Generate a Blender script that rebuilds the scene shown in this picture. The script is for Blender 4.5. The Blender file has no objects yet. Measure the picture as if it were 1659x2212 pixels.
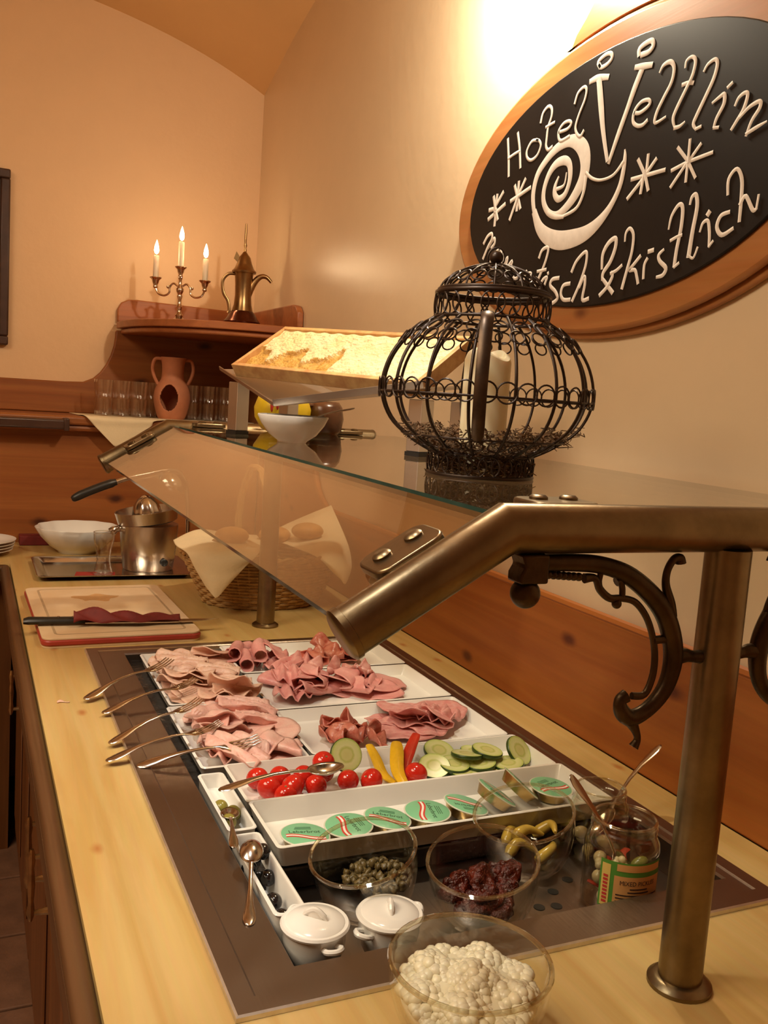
import bpy, bmesh, math, random
from mathutils import Vector, Matrix
random.seed(7)
SC = bpy.context.scene
COL = SC.collection
PI = math.pi
Z0 = 0.9                      # worktop height
# ---------------------------------------------------------------- camera
cam_d = bpy.data.cameras.new('camera'); cam = bpy.data.objects.new('camera', cam_d); COL.objects.link(cam)
cam_d.sensor_fit = 'VERTICAL'; cam_d.sensor_height = 36.0; cam_d.lens = 1980.0 / 2212.0 * 36.0
cam_d.clip_start = 0.02
cam.matrix_world = Matrix(((0.91084, -0.01042, -0.41264, 0.0),
                           (-0.40730, 0.13949, -0.90258, 0.0),
                           (0.06696, 0.99017, 0.12281, 1.45),
                           (0, 0, 0, 1)))
SC.camera = cam
# ---------------------------------------------------------------- world, lights, exposure
W = bpy.data.worlds.new('world'); SC.world = W; W.use_nodes = True
W.node_tree.nodes['Background'].inputs[0].default_value = (0.9, 0.62, 0.36, 1)
W.node_tree.nodes['Background'].inputs[1].default_value = 0.02
def lamp(name, kind, loc, energy, color, size=0.1, target=None, angle=60, blend=0.6, sizey=None):
    d = bpy.data.lights.new(name, kind); o = bpy.data.objects.new(name, d); COL.objects.link(o)
    d.energy = energy; d.color = color; o.location = loc
    if kind == 'AREA':
        d.size = size
        if sizey: d.shape = 'RECTANGLE'; d.size_y = sizey
    elif kind == 'SPOT':
        d.spot_size = math.radians(angle); d.spot_blend = blend; d.shadow_soft_size = size
    else: d.shadow_soft_size = size
    if target is not None:
        o.rotation_euler = (Vector(target) - Vector(loc)).to_track_quat('-Z', 'Y').to_euler()
    return o
WARM = (1.0, 0.81, 0.56); SOFT = (1.0, 0.97, 0.89); MID = (1.0, 0.84, 0.62)
lamp('buffet_spot', 'SPOT', (0.02, 0.95, 2.62), 50, SOFT, 0.05, (0.46, 1.17, 0.9), 50, 0.7)
lamp('room_spot', 'SPOT', (-0.75, 0.2, 2.7), 10, MID, 0.09, (0.6, 1.3, 1.3), 100, 0.9)
lamp('wall_lamp_glow', 'POINT', (0.875, 1.535, 2.295), 36, (1.0, 0.86, 0.64), 0.03)
lamp('room_fill_area', 'AREA', (-1.3, 0.9, 2.78), 57, WARM, 1.2, (-1.3, 0.9, 0))  # unseen soft area lamp, added as ambient fill for the room
SC.view_settings.view_transform = 'Standard'; SC.view_settings.look = 'None'
SC.view_settings.gamma = 1.0; SC.view_settings.use_curve_mapping = False
SC.view_settings.exposure = 0.0
SC.cycles.use_denoising = True
SC.cycles.max_bounces = 7; SC.cycles.diffuse_bounces = 4; SC.cycles.transparent_max_bounces = 20
SC.cycles.use_adaptive_sampling = True; SC.cycles.adaptive_threshold = 0.07
SC.cycles.caustics_reflective = False; SC.cycles.caustics_refractive = False
SC.cycles.sample_clamp_indirect = 4.0
# ---------------------------------------------------------------- mesh helpers
class MB:
    def __init__(s): s.v = []; s.f = []; s.mi = []
    def add(s, vs, fs, m=0):
        n = len(s.v); s.v += [tuple(v) for v in vs]
        s.f += [tuple(i + n for i in f) for f in fs]; s.mi += [m] * len(fs); return s
    def box(s, x0, x1, y0, y1, z0, z1, m=0):
        vs = [(x, y, z) for z in (z0, z1) for y in (y0, y1) for x in (x0, x1)]
        return s.add(vs, [(0,2,3,1),(4,5,7,6),(0,1,5,4),(2,6,7,3),(0,4,6,2),(1,3,7,5)], m)
    def lathe(s, prof, seg=32, c=(0,0,0), m=0, sx=1, sy=1, rim=None):
        vs = []; fs = []
        for r, z in prof:
            for k in range(seg):
                a = 2*PI*k/seg; rr = r * (rim(a, z) if rim else 1)
                vs.append((c[0]+rr*sx*math.cos(a), c[1]+rr*sy*math.sin(a), c[2]+z))
        for i in range(len(prof)-1):
            for k in range(seg):
                k2 = (k+1) % seg
                fs.append((i*seg+k, i*seg+k2, (i+1)*seg+k2, (i+1)*seg+k))
        if prof[0][0] > 1e-5: pass
        return s.add(vs, fs, m)
    def capped(s, prof, seg=32, c=(0,0,0), m=0, sx=1, sy=1):
        p = list(prof)
        if p[0][0] > 1e-4: p = [(1e-5, p[0][1])] + p
        if p[-1][0] > 1e-4: p = p + [(1e-5, p[-1][1])]
        return s.lathe(p, seg, c, m, sx, sy)
    def tube(s, path, r, seg=8, m=0, closed=False, flat=None, up=None):
        P = [Vector(p) for p in path]; n = len(P)
        R = r if isinstance(r, (list, tuple)) else [r]*n
        T = []
        for i in range(n):
            a = P[(i-1) % n] if (closed or i > 0) else P[i]; b = P[(i+1) % n] if (closed or i < n-1) else P[i]
            t = (b - a); T.append(t.normalized() if t.length > 1e-9 else Vector((0,0,1)))
        u = Vector(up) if up else (Vector((0,0,1)) if abs(T[0].z) < 0.9 else Vector((1,0,0)))
        u = (u - T[0]*u.dot(T[0])).normalized(); vs = []
        for i in range(n):
            u = (u - T[i]*u.dot(T[i]));
            u = u.normalized() if u.length > 1e-9 else T[i].orthogonal().normalized()
            w = T[i].cross(u)
            for k in range(seg):
                a = 2*PI*k/seg; ca, sa = math.cos(a), math.sin(a)
                fl = flat if flat else 1
                vs.append(P[i] + u*(R[i]*fl*ca) + w*(R[i]*sa))
        fs = []
        for i in range(n if closed else n-1):
            for k in range(seg):
                k2 = (k+1) % seg; j = (i+1) % n
                fs.append((i*seg+k, i*seg+k2, j*seg+k2, j*seg+k))
        if not closed:
            fs.append(tuple(range(seg))[::-1]); fs.append(tuple((n-1)*seg+k for k in range(seg)))
        return s.add(vs, fs, m)
    def sphere(s, c, r, seg=16, rings=10, m=0, sc=(1,1,1)):
        prof = [(r*math.sin(PI*i/rings)+1e-6, -r*math.cos(PI*i/rings)) for i in range(rings+1)]
        vs = []; fs = []
        for pr, z in prof:
            for k in range(seg):
                a = 2*PI*k/seg; vs.append((c[0]+pr*math.cos(a)*sc[0], c[1]+pr*math.sin(a)*sc[1], c[2]+z*sc[2]))
        for i in range(rings):
            for k in range(seg):
                k2 = (k+1) % seg; fs.append((i*seg+k, i*seg+k2, (i+1)*seg+k2, (i+1)*seg+k))
        return s.add(vs, fs, m)
    def prism(s, poly, z0, z1, axis='Z', m=0):
        """extrude polygon (2D) between z0 and z1 along the axis"""
        def p3(a, b, h): return {'Z': (a, b, h), 'Y': (a, h, b), 'X': (h, a, b)}[axis]
        n = len(poly)
        vs = [p3(a, b, z0) for a, b in poly] + [p3(a, b, z1) for a, b in poly]
        fs = [tuple(range(n))[::-1], tuple(range(n, 2*n))] + [(i, (i+1) % n, n+(i+1) % n, n+i) for i in range(n)]
        return s.add(vs, fs, m)
    def grid(s, fn, nu, nv, m=0):
        vs = [fn(i/nu, j/nv) for j in range(nv+1) for i in range(nu+1)]
        fs = [(j*(nu+1)+i, j*(nu+1)+i+1, (j+1)*(nu+1)+i+1, (j+1)*(nu+1)+i) for j in range(nv) for i in range(nu)]
        return s.add(vs, fs, m)
    def mesh(s, name, mats, smooth=40):
        me = bpy.data.meshes.new(name); me.from_pydata(s.v, [], s.f)
        bm = bmesh.new(); bm.from_mesh(me); bmesh.ops.remove_doubles(bm, verts=bm.verts, dist=2e-5)
        me2 = me
        for i, m in enumerate(mats): me.materials.append(m)
        lay = None
        bm.free()
        me.polygons.foreach_set('material_index', s.mi)
        bm = bmesh.new(); bm.from_mesh(me)
        bmesh.ops.remove_doubles(bm, verts=bm.verts, dist=2e-5)
        bmesh.ops.recalc_face_normals(bm, faces=bm.faces); bm.to_mesh(me); bm.free()
        if smooth:
            me.polygons.foreach_set('use_smooth', [True]*len(me.polygons))
            me.set_sharp_from_angle(angle=math.radians(smooth))
        me.update(); return me
    def build(s, name, mats, parent=None, smooth=40, loc=None, bevel=None, solid=None, subsurf=None):
        if not isinstance(mats, (list, tuple)): mats = [mats]
        me = s.mesh(name, mats, smooth)
        return link(name, me, parent, loc, bevel, solid, subsurf)
def link(name, me, parent=None, loc=None, bevel=None, solid=None, subsurf=None):
    o = bpy.data.objects.new(name, me); COL.objects.link(o)
    if parent is not None: o.parent = parent
    if loc is not None: o.location = loc
    if solid:
        md = o.modifiers.new('thickness', 'SOLIDIFY'); md.thickness = solid; md.offset = 0
    if subsurf:
        md = o.modifiers.new('smooth', 'SUBSURF'); md.levels = subsurf; md.render_levels = subsurf
    if bevel:
        md = o.modifiers.new('edges', 'BEVEL'); md.width = bevel; md.segments = 2; md.limit_method = 'ANGLE'; md.angle_limit = math.radians(35)
    return o
def tag(o, label=None, cat=None, group=None, kind=None):
    if label: o['label'] = label
    if cat: o['category'] = cat
    if group: o['group'] = group
    if kind: o['kind'] = kind
    return o
def thing(name, label, cat, loc=(0,0,0), rot=(0,0,0), group=None):
    o = bpy.data.objects.new(name, None); COL.objects.link(o); o.empty_display_size = 0.02
    o.location = loc; o.rotation_euler = rot
    return tag(o, label, cat, group)
def struct(o): o['kind'] = 'structure'; return o
def copy_tree(o, parent=None):
    c = o.copy(); COL.objects.link(c)
    if parent is not None: c.parent = parent
    for ch in list(o.children): copy_tree(ch, c)
    return c
def cr(pts, n=6, closed=False):
    """Catmull-Rom through the points"""
    P = [Vector(p) for p in pts]; out = []; m = len(P)
    rng = range(m) if closed else range(m-1)
    for i in rng:
        if closed: a, b, c, d = P[(i-1) % m], P[i], P[(i+1) % m], P[(i+2) % m]
        else: a, b, c, d = P[max(i-1,0)], P[i], P[i+1], P[min(i+2,m-1)]
        for k in range(n):
            t = k/n
            out.append(0.5*((2*b)+(c-a)*t+(2*a-5*b+4*c-d)*t*t+(3*b-a-3*c+d)*t**3))
    if not closed: out.append(P[-1])
    return out
def text_geo(body, size):
    cu = bpy.data.curves.new('lettering', 'FONT'); cu.body = body; cu.size = size; cu.align_x = 'CENTER'; cu.align_y = 'CENTER'
    cu.resolution_u = 2
    ob = bpy.data.objects.new('lettering', cu); COL.objects.link(ob)
    dg = bpy.context.evaluated_depsgraph_get(); dg.update()
    me = ob.evaluated_get(dg).to_mesh()
    vs = [tuple(v.co) for v in me.vertices]; fs = [tuple(p.vertices) for p in me.polygons]
    ob.evaluated_get(dg).to_mesh_clear()
    bpy.data.objects.remove(ob); bpy.data.curves.remove(cu)
    return vs, fs
# ---------------------------------------------------------------- materials
def new_mat(name):
    m = bpy.data.materials.new(name); m.use_nodes = True
    nt = m.node_tree; b = nt.nodes['Principled BSDF']; return m, nt, b
def N(nt, t, **kw):
    n = nt.nodes.new(t)
    for k, v in kw.items():
        if k.startswith('_'): setattr(n, k[1:], v)
        else: n.inputs[k.replace('_', ' ')].default_value = v
    return n
def L(nt, a, b): nt.links.new(a, b)
def c4(c): return (c[0], c[1], c[2], 1)
def plain(name, col, rough=0.5, metal=0.0, spec=0.5, var=0.0, scale=30, bump=0.0, bscale=80, sss=0.0, coat=0.0, col2=None, stretch=(1,1,1)):
    m, nt, b = new_mat(name)
    b.inputs['Base Color'].default_value = c4(col); b.inputs['Roughness'].default_value = rough
    b.inputs['Metallic'].default_value = metal; b.inputs['Specular IOR Level'].default_value = spec
    if coat: b.inputs['Coat Weight'].default_value = coat; b.inputs['Coat Roughness'].default_value = 0.08
    if sss:
        b.inputs['Subsurface Weight'].default_value = sss; b.inputs['Subsurface Radius'].default_value = (0.01, 0.005, 0.003); b.inputs['Subsurface Scale'].default_value = 1
    tc = N(nt, 'ShaderNodeTexCoord'); mp = N(nt, 'ShaderNodeMapping'); mp.inputs['Scale'].default_value = stretch
    L(nt, tc.outputs['Object'], mp.inputs['Vector'])
    if var or col2:
        no = N(nt, 'ShaderNodeTexNoise', Scale=scale, Detail=5.0, Roughness=0.6); L(nt, mp.outputs[0], no.inputs['Vector'])
        rp = N(nt, 'ShaderNodeValToRGB'); c2 = col2 if col2 else tuple(max(0, x*(1-var)) for x in col)
        rp.color_ramp.elements[0].position = 0.35; rp.color_ramp.elements[1].position = 0.65
        rp.color_ramp.elements[0].color = c4(c2); rp.color_ramp.elements[1].color = c4(col)
        L(nt, no.outputs['Fac'], rp.inputs[0]); L(nt, rp.outputs[0], b.inputs['Base Color'])
    if bump:
        n2 = N(nt, 'ShaderNodeTexNoise', Scale=bscale, Detail=4.0); L(nt, mp.outputs[0], n2.inputs['Vector'])
        bp = N(nt, 'ShaderNodeBump', Strength=bump, Distance=0.01); L(nt, n2.outputs['Fac'], bp.inputs['Height']); L(nt, bp.outputs[0], b.inputs['Normal'])
    return m
def wood(name, light, dark, axis='Y', rough=0.4, knots=3.0, knot_col=(0.16, 0.06, 0.02), knot_size=0.085, spec=0.4, bands=1.0, coat=0.0, plane=None):
    m, nt, b = new_mat(name)
    b.inputs['Roughness'].default_value = rough; b.inputs['Specular IOR Level'].default_value = spec
    if coat: b.inputs['Coat Weight'].default_value = coat; b.inputs['Coat Roughness'].default_value = 0.2
    tc = N(nt, 'ShaderNodeTexCoord')
    def mapped(along, across):
        mp = N(nt, 'ShaderNodeMapping'); s = [across]*3; s['XYZ'.index(axis)] = along; mp.inputs['Scale'].default_value = s
        L(nt, tc.outputs['Object'], mp.inputs['Vector']); return mp
    mp = mapped(1.2, 22.0*bands)
    n1 = N(nt, 'ShaderNodeTexNoise', Scale=1.0, Detail=6.0, Roughness=0.55, Distortion=0.8); L(nt, mp.outputs[0], n1.inputs['Vector'])
    rp = N(nt, 'ShaderNodeValToRGB'); e = rp.color_ramp.elements
    e[0].position = 0.36; e[0].color = c4(dark); e[1].position = 0.62; e[1].color = c4(light)
    L(nt, n1.outputs['Fac'], rp.inputs[0])
    mp3 = mapped(6.0, 160.0); n3 = N(nt, 'ShaderNodeTexNoise', Scale=1.0, Detail=3.0); L(nt, mp3.outputs[0], n3.inputs['Vector'])
    fm = N(nt, 'ShaderNodeMixRGB', _blend_type='MULTIPLY'); fm.inputs[0].default_value = 0.16
    L(nt, rp.outputs[0], fm.inputs[1]); L(nt, n3.outputs['Color'], fm.inputs[2])
    col = fm.outputs[0]
    if knots:
        mk = mapped(knots*0.5, knots); vo = N(nt, 'ShaderNodeTexVoronoi', Scale=1.0, _voronoi_dimensions='2D'); vo.inputs['Randomness'].default_value = 1.0
        sx = N(nt, 'ShaderNodeSeparateXYZ'); cx_ = N(nt, 'ShaderNodeCombineXYZ'); L(nt, mk.outputs[0], sx.inputs[0])
        pl_ = plane or 'XY'; L(nt, sx.outputs['XYZ'.index(pl_[0])], cx_.inputs[0]); L(nt, sx.outputs['XYZ'.index(pl_[1])], cx_.inputs[1])
        L(nt, cx_.outputs[0], vo.inputs['Vector'])
        nk = N(nt, 'ShaderNodeTexNoise', Scale=30.0, Detail=2.0); L(nt, tc.outputs['Object'], nk.inputs['Vector'])
        ad = N(nt, 'ShaderNodeMath', _operation='MULTIPLY_ADD'); ad.inputs[1].default_value = 0.04; L(nt, nk.outputs['Fac'], ad.inputs[0]); L(nt, vo.outputs['Distance'], ad.inputs[2])
        kr = N(nt, 'ShaderNodeValToRGB'); k = kr.color_ramp.elements
        k[0].position = knot_size*0.5; k[0].color = (1,1,1,1); k[1].position = knot_size*1.25; k[1].color = (0,0,0,1)
        L(nt, ad.outputs[0], kr.inputs[0])
        mx = N(nt, 'ShaderNodeMixRGB'); mx.inputs[2].default_value = c4(knot_col); L(nt, kr.outputs[0], mx.inputs[0]); L(nt, col, mx.inputs[1]); col = mx.outputs[0]
    L(nt, col, b.inputs['Base Color'])
    bp = N(nt, 'ShaderNodeBump', Strength=0.08, Distance=0.004); L(nt, n1.outputs['Fac'], bp.inputs['Height']); L(nt, bp.outputs[0], b.inputs['Normal'])
    return m
def glass(name, tint=(0.95, 0.97, 0.95), base=0.05, rough=0.02, power=4.0, top=0.95):
    m = bpy.data.materials.new(name); m.use_nodes = True; nt = m.node_tree; nt.nodes.clear()
    out = N(nt, 'ShaderNodeOutputMaterial'); mix = N(nt, 'ShaderNodeMixShader')
    tr = N(nt, 'ShaderNodeBsdfTransparent'); tr.inputs[0].default_value = c4(tint)
    gl = N(nt, 'ShaderNodeBsdfGlossy'); gl.inputs['Roughness'].default_value = rough; gl.inputs['Color'].default_value = (1,1,1,1)
    lw = N(nt, 'ShaderNodeLayerWeight'); lw.inputs['Blend'].default_value = 0.5
    pw = N(nt, 'ShaderNodeMath', _operation='POWER'); pw.inputs[1].default_value = power; L(nt, lw.outputs['Facing'], pw.inputs[0])
    ma = N(nt, 'ShaderNodeMath', _operation='MULTIPLY_ADD'); ma.inputs[1].default_value = top - base; ma.inputs[2].default_value = base; L(nt, pw.outputs[0], ma.inputs[0])
    L(nt, ma.outputs[0], mix.inputs[0]); L(nt, tr.outputs[0], mix.inputs[1]); L(nt, gl.outputs[0], mix.inputs[2]); L(nt, mix.outputs[0], out.inputs[0])
    return m
def emit(name, col, strength):
    m = bpy.data.materials.new(name); m.use_nodes = True; nt = m.node_tree; nt.nodes.clear()
    out = N(nt, 'ShaderNodeOutputMaterial'); e = N(nt, 'ShaderNodeEmission'); e.inputs[0].default_value = c4(col); e.inputs[1].default_value = strength
    L(nt, e.outputs[0], out.inputs[0]); return m
def steel(name, col=(0.55, 0.52, 0.49), rough=0.28, axis=None, bump=0.02):
    st = [60]*3
    if axis: st = [200]*3; st['XYZ'.index(axis)] = 2
    m = plain(name, col, rough, 1.0, bump=bump, bscale=1.0, stretch=tuple(st)); return m
M = {}
M['plaster'] = plain('cream plaster', (0.76, 0.595, 0.395), 0.30, spec=0.5, var=0.06, scale=3, bump=0.06, bscale=30)
M['plaster_back'] = plain('warm cream plaster', (0.74, 0.48, 0.265), 0.5, spec=0.3, var=0.05, scale=3, bump=0.1, bscale=40)
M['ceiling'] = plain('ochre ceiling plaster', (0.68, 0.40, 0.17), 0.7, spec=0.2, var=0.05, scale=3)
M['pine_top'] = wood('pale lacquered pine worktop', (0.60, 0.42, 0.17), (0.52, 0.33, 0.11), 'Y', 0.34, 5.0, (0.40, 0.17, 0.05), 0.055, plane='XY')
M['pine_red'] = wood('reddish pine board', (0.40, 0.130, 0.026), (0.31, 0.088, 0.016), 'Y', 0.42, 5.0, (0.10, 0.022, 0.008), 0.075, plane='YZ')
M['pine_back'] = wood('brown pine panel', (0.33, 0.11, 0.026), (0.24, 0.07, 0.015), 'X', 0.42, 4.0, (0.06, 0.015, 0.006), 0.075, plane='XZ')
M['edge_wood'] = wood('dark wood edging', (0.12, 0.055, 0.022), (0.075, 0.032, 0.012), 'Y', 0.35, 0)
M['cab_wood'] = wood('brown cabinet wood', (0.19, 0.07, 0.02), (0.12, 0.042, 0.012), 'Z', 0.42, 0)
M['shelf_wood'] = wood('red brown shelf wood', (0.42, 0.14, 0.045), (0.31, 0.095, 0.03), 'X', 0.35, 4.0, (0.08, 0.02, 0.01), 0.07, plane='XZ')
M['sign_wood'] = wood('honey coloured pine', (0.50, 0.22, 0.075), (0.40, 0.155, 0.045), 'Y', 0.4, 6.0, (0.18, 0.06, 0.02), 0.08, plane='YZ')
M['dark_wood'] = plain('dark stained wood', (0.06, 0.025, 0.015), 0.35, var=0.3, scale=20)
M['tile'] = plain('brown clay floor tile', (0.21, 0.10, 0.055), 0.55, var=0.3, scale=12, bump=0.1)
M['grout'] = plain('dark grout', (0.10, 0.07, 0.05), 0.9, var=0.2)
M['brass'] = plain('aged brass', (0.27, 0.205, 0.12), 0.33, 1.0, var=0.35, scale=14, bump=0.04, bscale=60)
M['bronze'] = plain('dark cast bronze', (0.075, 0.047, 0.025), 0.38, 0.9, var=0.4, scale=25, bump=0.08, bscale=90)
M['steel'] = steel('brushed steel counter plate', (0.29, 0.235, 0.20), 0.30, 'Y', 0.03)
M['steel_dark'] = plain('wet dark cooling plate', (0.035, 0.032, 0.03), 0.22, 0.3, var=0.4, scale=40, bump=0.25, bscale=60)
M['steel_bright'] = steel('polished steel', (0.62, 0.58, 0.53), 0.16)
M['cutlery'] = plain('cutlery steel', (0.58, 0.52, 0.46), 0.17, 1.0)
M['alu'] = plain('brushed aluminium', (0.62, 0.60, 0.57), 0.33, 1.0, bump=0.03, bscale=60)
M['china'] = plain('glossy white china', (0.82, 0.80, 0.76), 0.16, spec=0.5, var=0.02, scale=8)
M['glass'] = glass('clear glass', (0.975, 0.975, 0.96), 0.05)
M['glass_thin'] = glass('thin clear glass', (0.985, 0.98, 0.97), 0.045, 0.02, 2.6)
M['pane'] = glass('sneeze guard glass', (0.90, 0.90, 0.86), 0.05, 0.0, 3.2)
M['pane_edge'] = plain('green glass edge', (0.03, 0.06, 0.045), 0.1, spec=0.8, var=0.3, scale=40)
M['iron'] = plain('dark brown wrought wire', (0.035, 0.018, 0.010), 0.38, 0.5, var=0.3, scale=40)
M['black'] = plain('black rubber', (0.012, 0.011, 0.010), 0.4, var=0.2)
M['wax'] = plain('ivory candle wax', (0.80, 0.70, 0.46), 0.4, sss=0.3, var=0.04, scale=20)
M['white_wax'] = plain('pale candle wax', (0.75, 0.62, 0.45), 0.4, sss=0.3, var=0.03)
M['chalkboard'] = plain('black slate', (0.013, 0.010, 0.009), 0.45, spec=0.2, var=0.3, scale=6)
M['chalk'] = plain('white paint strokes', (0.80, 0.74, 0.68), 0.7, var=0.1, scale=60)
# ================================================================ SETTING
XW, YB = 0.97, 3.42             # right wall, back wall
XL, YF = -3.0, -2.6
# floor
fl = struct(MB().box(XL, XW+0.1, YF, YB+0.1, -0.08, -0.012).build('floor', M['grout'], smooth=0))
fl['label'] = 'dark grouted floor under the brown clay tiles'
tile_me = MB().box(0, 0.292, 0, 0.292, -0.012, 0.0).mesh('tile', [M['tile']], 0)
for i in range(5):
    for j in range(10):
        link('tile', tile_me, fl, (-1.18 + 0.3*i, 0.3 + 0.3*j, 0), bevel=0.003)
MB().box(XL, -1.19, YF, YB, -0.012, -0.001).box(-1.19, XW, YF, 0.29, -0.012, -0.001).build('tile_field', M['tile'], fl, 0)
# walls
struct(MB().box(XW, XW+0.1, YF, YB+0.1, 0, 3.3).build('wall_right', M['plaster'], smooth=0))
struct(MB().box(XL, XW, YB, YB+0.1, 0, 3.3).build('wall_back', M['plaster_back'], smooth=0))
struct(MB().box(XL-0.1, XL, YF, YB+0.1, 0, 3.3).build('wall_left', M['plaster_back'], smooth=0))
struct(MB().box(XL, XW, YF-0.1, YF, 0, 3.3).build('wall_front', M['plaster_back'], smooth=0))
def ceil_z(x, y):
    dx = XW - x; dy = YB - y
    a = 0.30*(1-math.exp(-dx/0.55)) ; b = 0.40*(1-math.exp(-dy/1.1))
    return 2.50 + a + b
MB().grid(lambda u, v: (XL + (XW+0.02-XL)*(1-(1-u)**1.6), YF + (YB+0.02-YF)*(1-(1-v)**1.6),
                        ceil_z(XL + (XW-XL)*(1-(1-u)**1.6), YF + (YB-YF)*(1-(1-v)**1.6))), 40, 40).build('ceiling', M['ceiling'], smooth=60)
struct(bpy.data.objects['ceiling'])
# right-hand backsplash board, rising in a curve towards the corner
prof = [(-2.5, Z0), (3.19, Z0), (3.19, 1.30), (2.645, 1.30)]
prof += [(2.645-0.155*math.sin(a) + 0.0, 1.275-0.155*(1-math.cos(a))*1.0) for a in []]
prof += [(2.640, 1.27), (2.615, 1.215), (2.585, 1.17), (2.545, 1.14), (2.50, 1.122), (2.44, 1.114), (-2.5, 1.114)]
t = struct(MB().prism(prof, 0.950, XW, 'X').build('trim_1', M['pine_red'], smooth=30, bevel=0.004))
t['label'] = 'reddish knotty pine backsplash board along the cream right wall'
bead = [(2.66, 1.305), (2.640, 1.27), (2.615, 1.215), (2.585, 1.17), (2.545, 1.14), (2.50, 1.122), (2.44, 1.115), (1.5, 1.115), (0.5, 1.115), (-2.5, 1.115)]
MB().tube([(0.958, y, z) for y, z in bead], 0.0085, 8).build('bead', M['pine_red'], t)
# back wainscot with ledge
t2 = struct(MB().box(-2.9, 0.949, 3.20, 3.40, Z0, 1.295).build('trim_2', M['pine_back'], smooth=0))
t2['label'] = 'dark knotty pine panel behind the counter on the back wall'
MB().box(-2.9, 0.949, 3.155, 3.405, 1.295, 1.325).build('ledge', M['pine_back'], t2, bevel=0.008)
MB().tube([(-2.9, 3.175, 1.285), (0.949, 3.175, 1.285)], 0.011, 8).build('moulding', M['pine_back'], t2)
arc = [(0.362, 1.437), (0.395, 1.452), (0.418, 1.474), (0.437, 1.502), (0.452, 1.535), (0.462, 1.57), (0.466, 1.60), (0.467, 1.625)]
prof = [(-2.9, 1.325), (0.969, 1.325), (0.969, 1.625)] + arc[::-1] + [(0.30, 1.434), (-2.9, 1.428)]
t3 = struct(MB().prism(prof, 3.398, YB, 'Y').build('trim_3', M['pine_back'], smooth=30, bevel=0.005))
t3['label'] = 'brown pine board with a curved upsweep below the corner shelf'
prof = [(3.398, 1.305), (2.62, 1.305), (2.66, 1.36), (2.72, 1.42), (2.78, 1.50), (2.80, 1.625), (3.398, 1.625)]
t4 = struct(MB().prism(prof, 0.950, XW, 'X').build('trim_4', M['pine_back'], smooth=30, bevel=0.004))
t4['label'] = 'curved brown pine board on the right wall under the corner shelf'
# dark bar on the ledge edge
b = thing('ledge_bar', 'dark wooden bar on the ledge of the back wall, left of the white cloth', 'bar', (-0.3, 3.13, 1.30))
MB().box(-1.6, 0.587, -0.022, 0.022, -0.018, 0.014).build('bar', M['dark_wood'], b, bevel=0.006)
MB().box(0.575, 0.592, -0.026, 0.03, -0.022, 0.018).build('end_cap', M['dark_wood'], b, bevel=0.003)
# ---------------------------------------------------------------- worktop
wt = thing('worktop', 'pale pine worktop of the L-shaped buffet counter', 'worktop', (0.5, 1.5, Z0))
def wl(mb, x0, x1, y0, y1, z0, z1): mb.box(x0-0.5, x1-0.5, y0-1.5, y1-1.5, z0-Z0, z1-Z0)
mb = MB()
wl(mb, 0.111, 0.262, -0.35, 3.20, 0.862, Z0); wl(mb, 0.845, 0.950, -0.35, 3.20, 0.862, Z0)
wl(mb, 0.262, 0.845, -0.35, 0.765, 0.862, Z0); wl(mb, 0.262, 0.845, 1.850, 3.20, 0.862, Z0)
wl(mb, -2.0, 0.111, 2.830, 3.20, 0.862, Z0)
mb.build('board', M['pine_top'], wt, 0)
mb = MB(); mb.tube([(0.098-0.5, -0.35-1.5, -0.012), (0.098-0.5, 2.818-1.5, -0.012)], 0.0125, 10)
wl(mb, 0.0855, 0.111, -0.35, 2.83, 0.855, 0.8885)
mb.build('edging', M['edge_wood'], wt)
mb = MB(); mb.tube([(-2.0-0.5, 2.818-1.5, -0.012), (0.098-0.5, 2.818-1.5, -0.012)], 0.0125, 10); wl(mb, -2.0, 0.0855, 2.8055, 2.83, 0.855, 0.8885)
mb.build('edging', M['edge_wood'], wt)
# ---------------------------------------------------------------- cabinets
def pull(parent, x, y, z0, z1, sx=-1):
    h = MB()
    h.tube(cr([(x, y, z0-0.012), (x, y, z0), (x, y, (z0+z1)/2), (x, y, z1), (x, y, z1+0.012)], 4), [0.003]+[0.005]*3+[0.0042]*4+[0.006]*1+[0.0042]*4+[0.005]*3+[0.003], 8) if False else h.tube([(x, y, z0-0.014), (x, y, z0), (x, y, z0+0.02), (x, y, (z0+z1)/2), (x, y, z1-0.02), (x, y, z1), (x, y, z1+0.014)], [0.003, 0.007, 0.0045, 0.0065, 0.0045, 0.007, 0.003], 8)
    for z in (z0, z1):
        h.tube([(x, y, z), (x+0.010, y, z), (x+0.022, y, z), (x+0.034, y, z)], [0.004, 0.0045, 0.006, 0.0085], 8)
    return h.build('handle', M['cutlery_brass'], parent)
M['cutlery_brass'] = plain('worn brass fitting', (0.60, 0.46, 0.26), 0.25, 1.0, var=0.4, scale=40)
def cabinet(y0, y1, doors, label):
    t = thing('base_cabinet', label, 'cabinet', (0.55, (y0+y1)/2, 0))
    ox, oy = 0.55, (y0+y1)/2
    MB().box(0.152-ox, 0.945-ox, y0-oy+0.001, y1-oy-0.001, 0.09, 0.853).build('body', M['cab_wood'], t, 0)
    MB().box(0.19-ox, 0.945-ox, y0-oy+0.002, y1-oy-0.002, 0.0, 0.09).build('plinth', M['dark_wood'], t, 0)
    for a, b, hy, hz0, hz1 in doors:
        d = MB().box(0.136-ox, 0.1515-ox, a-oy+0.003, b-oy-0.003, 0.10, 0.83).build('door', M['cab_wood'], t, bevel=0.004)
        MB().box(0.131-ox, 0.136-ox, a-oy+0.06, b-oy-0.06, 0.17, 0.76).build('raised_panel', M['cab_wood'], d, bevel=0.005)
        if hy: pull(d, 0.1-ox, hy-oy, hz0, hz1)
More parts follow.
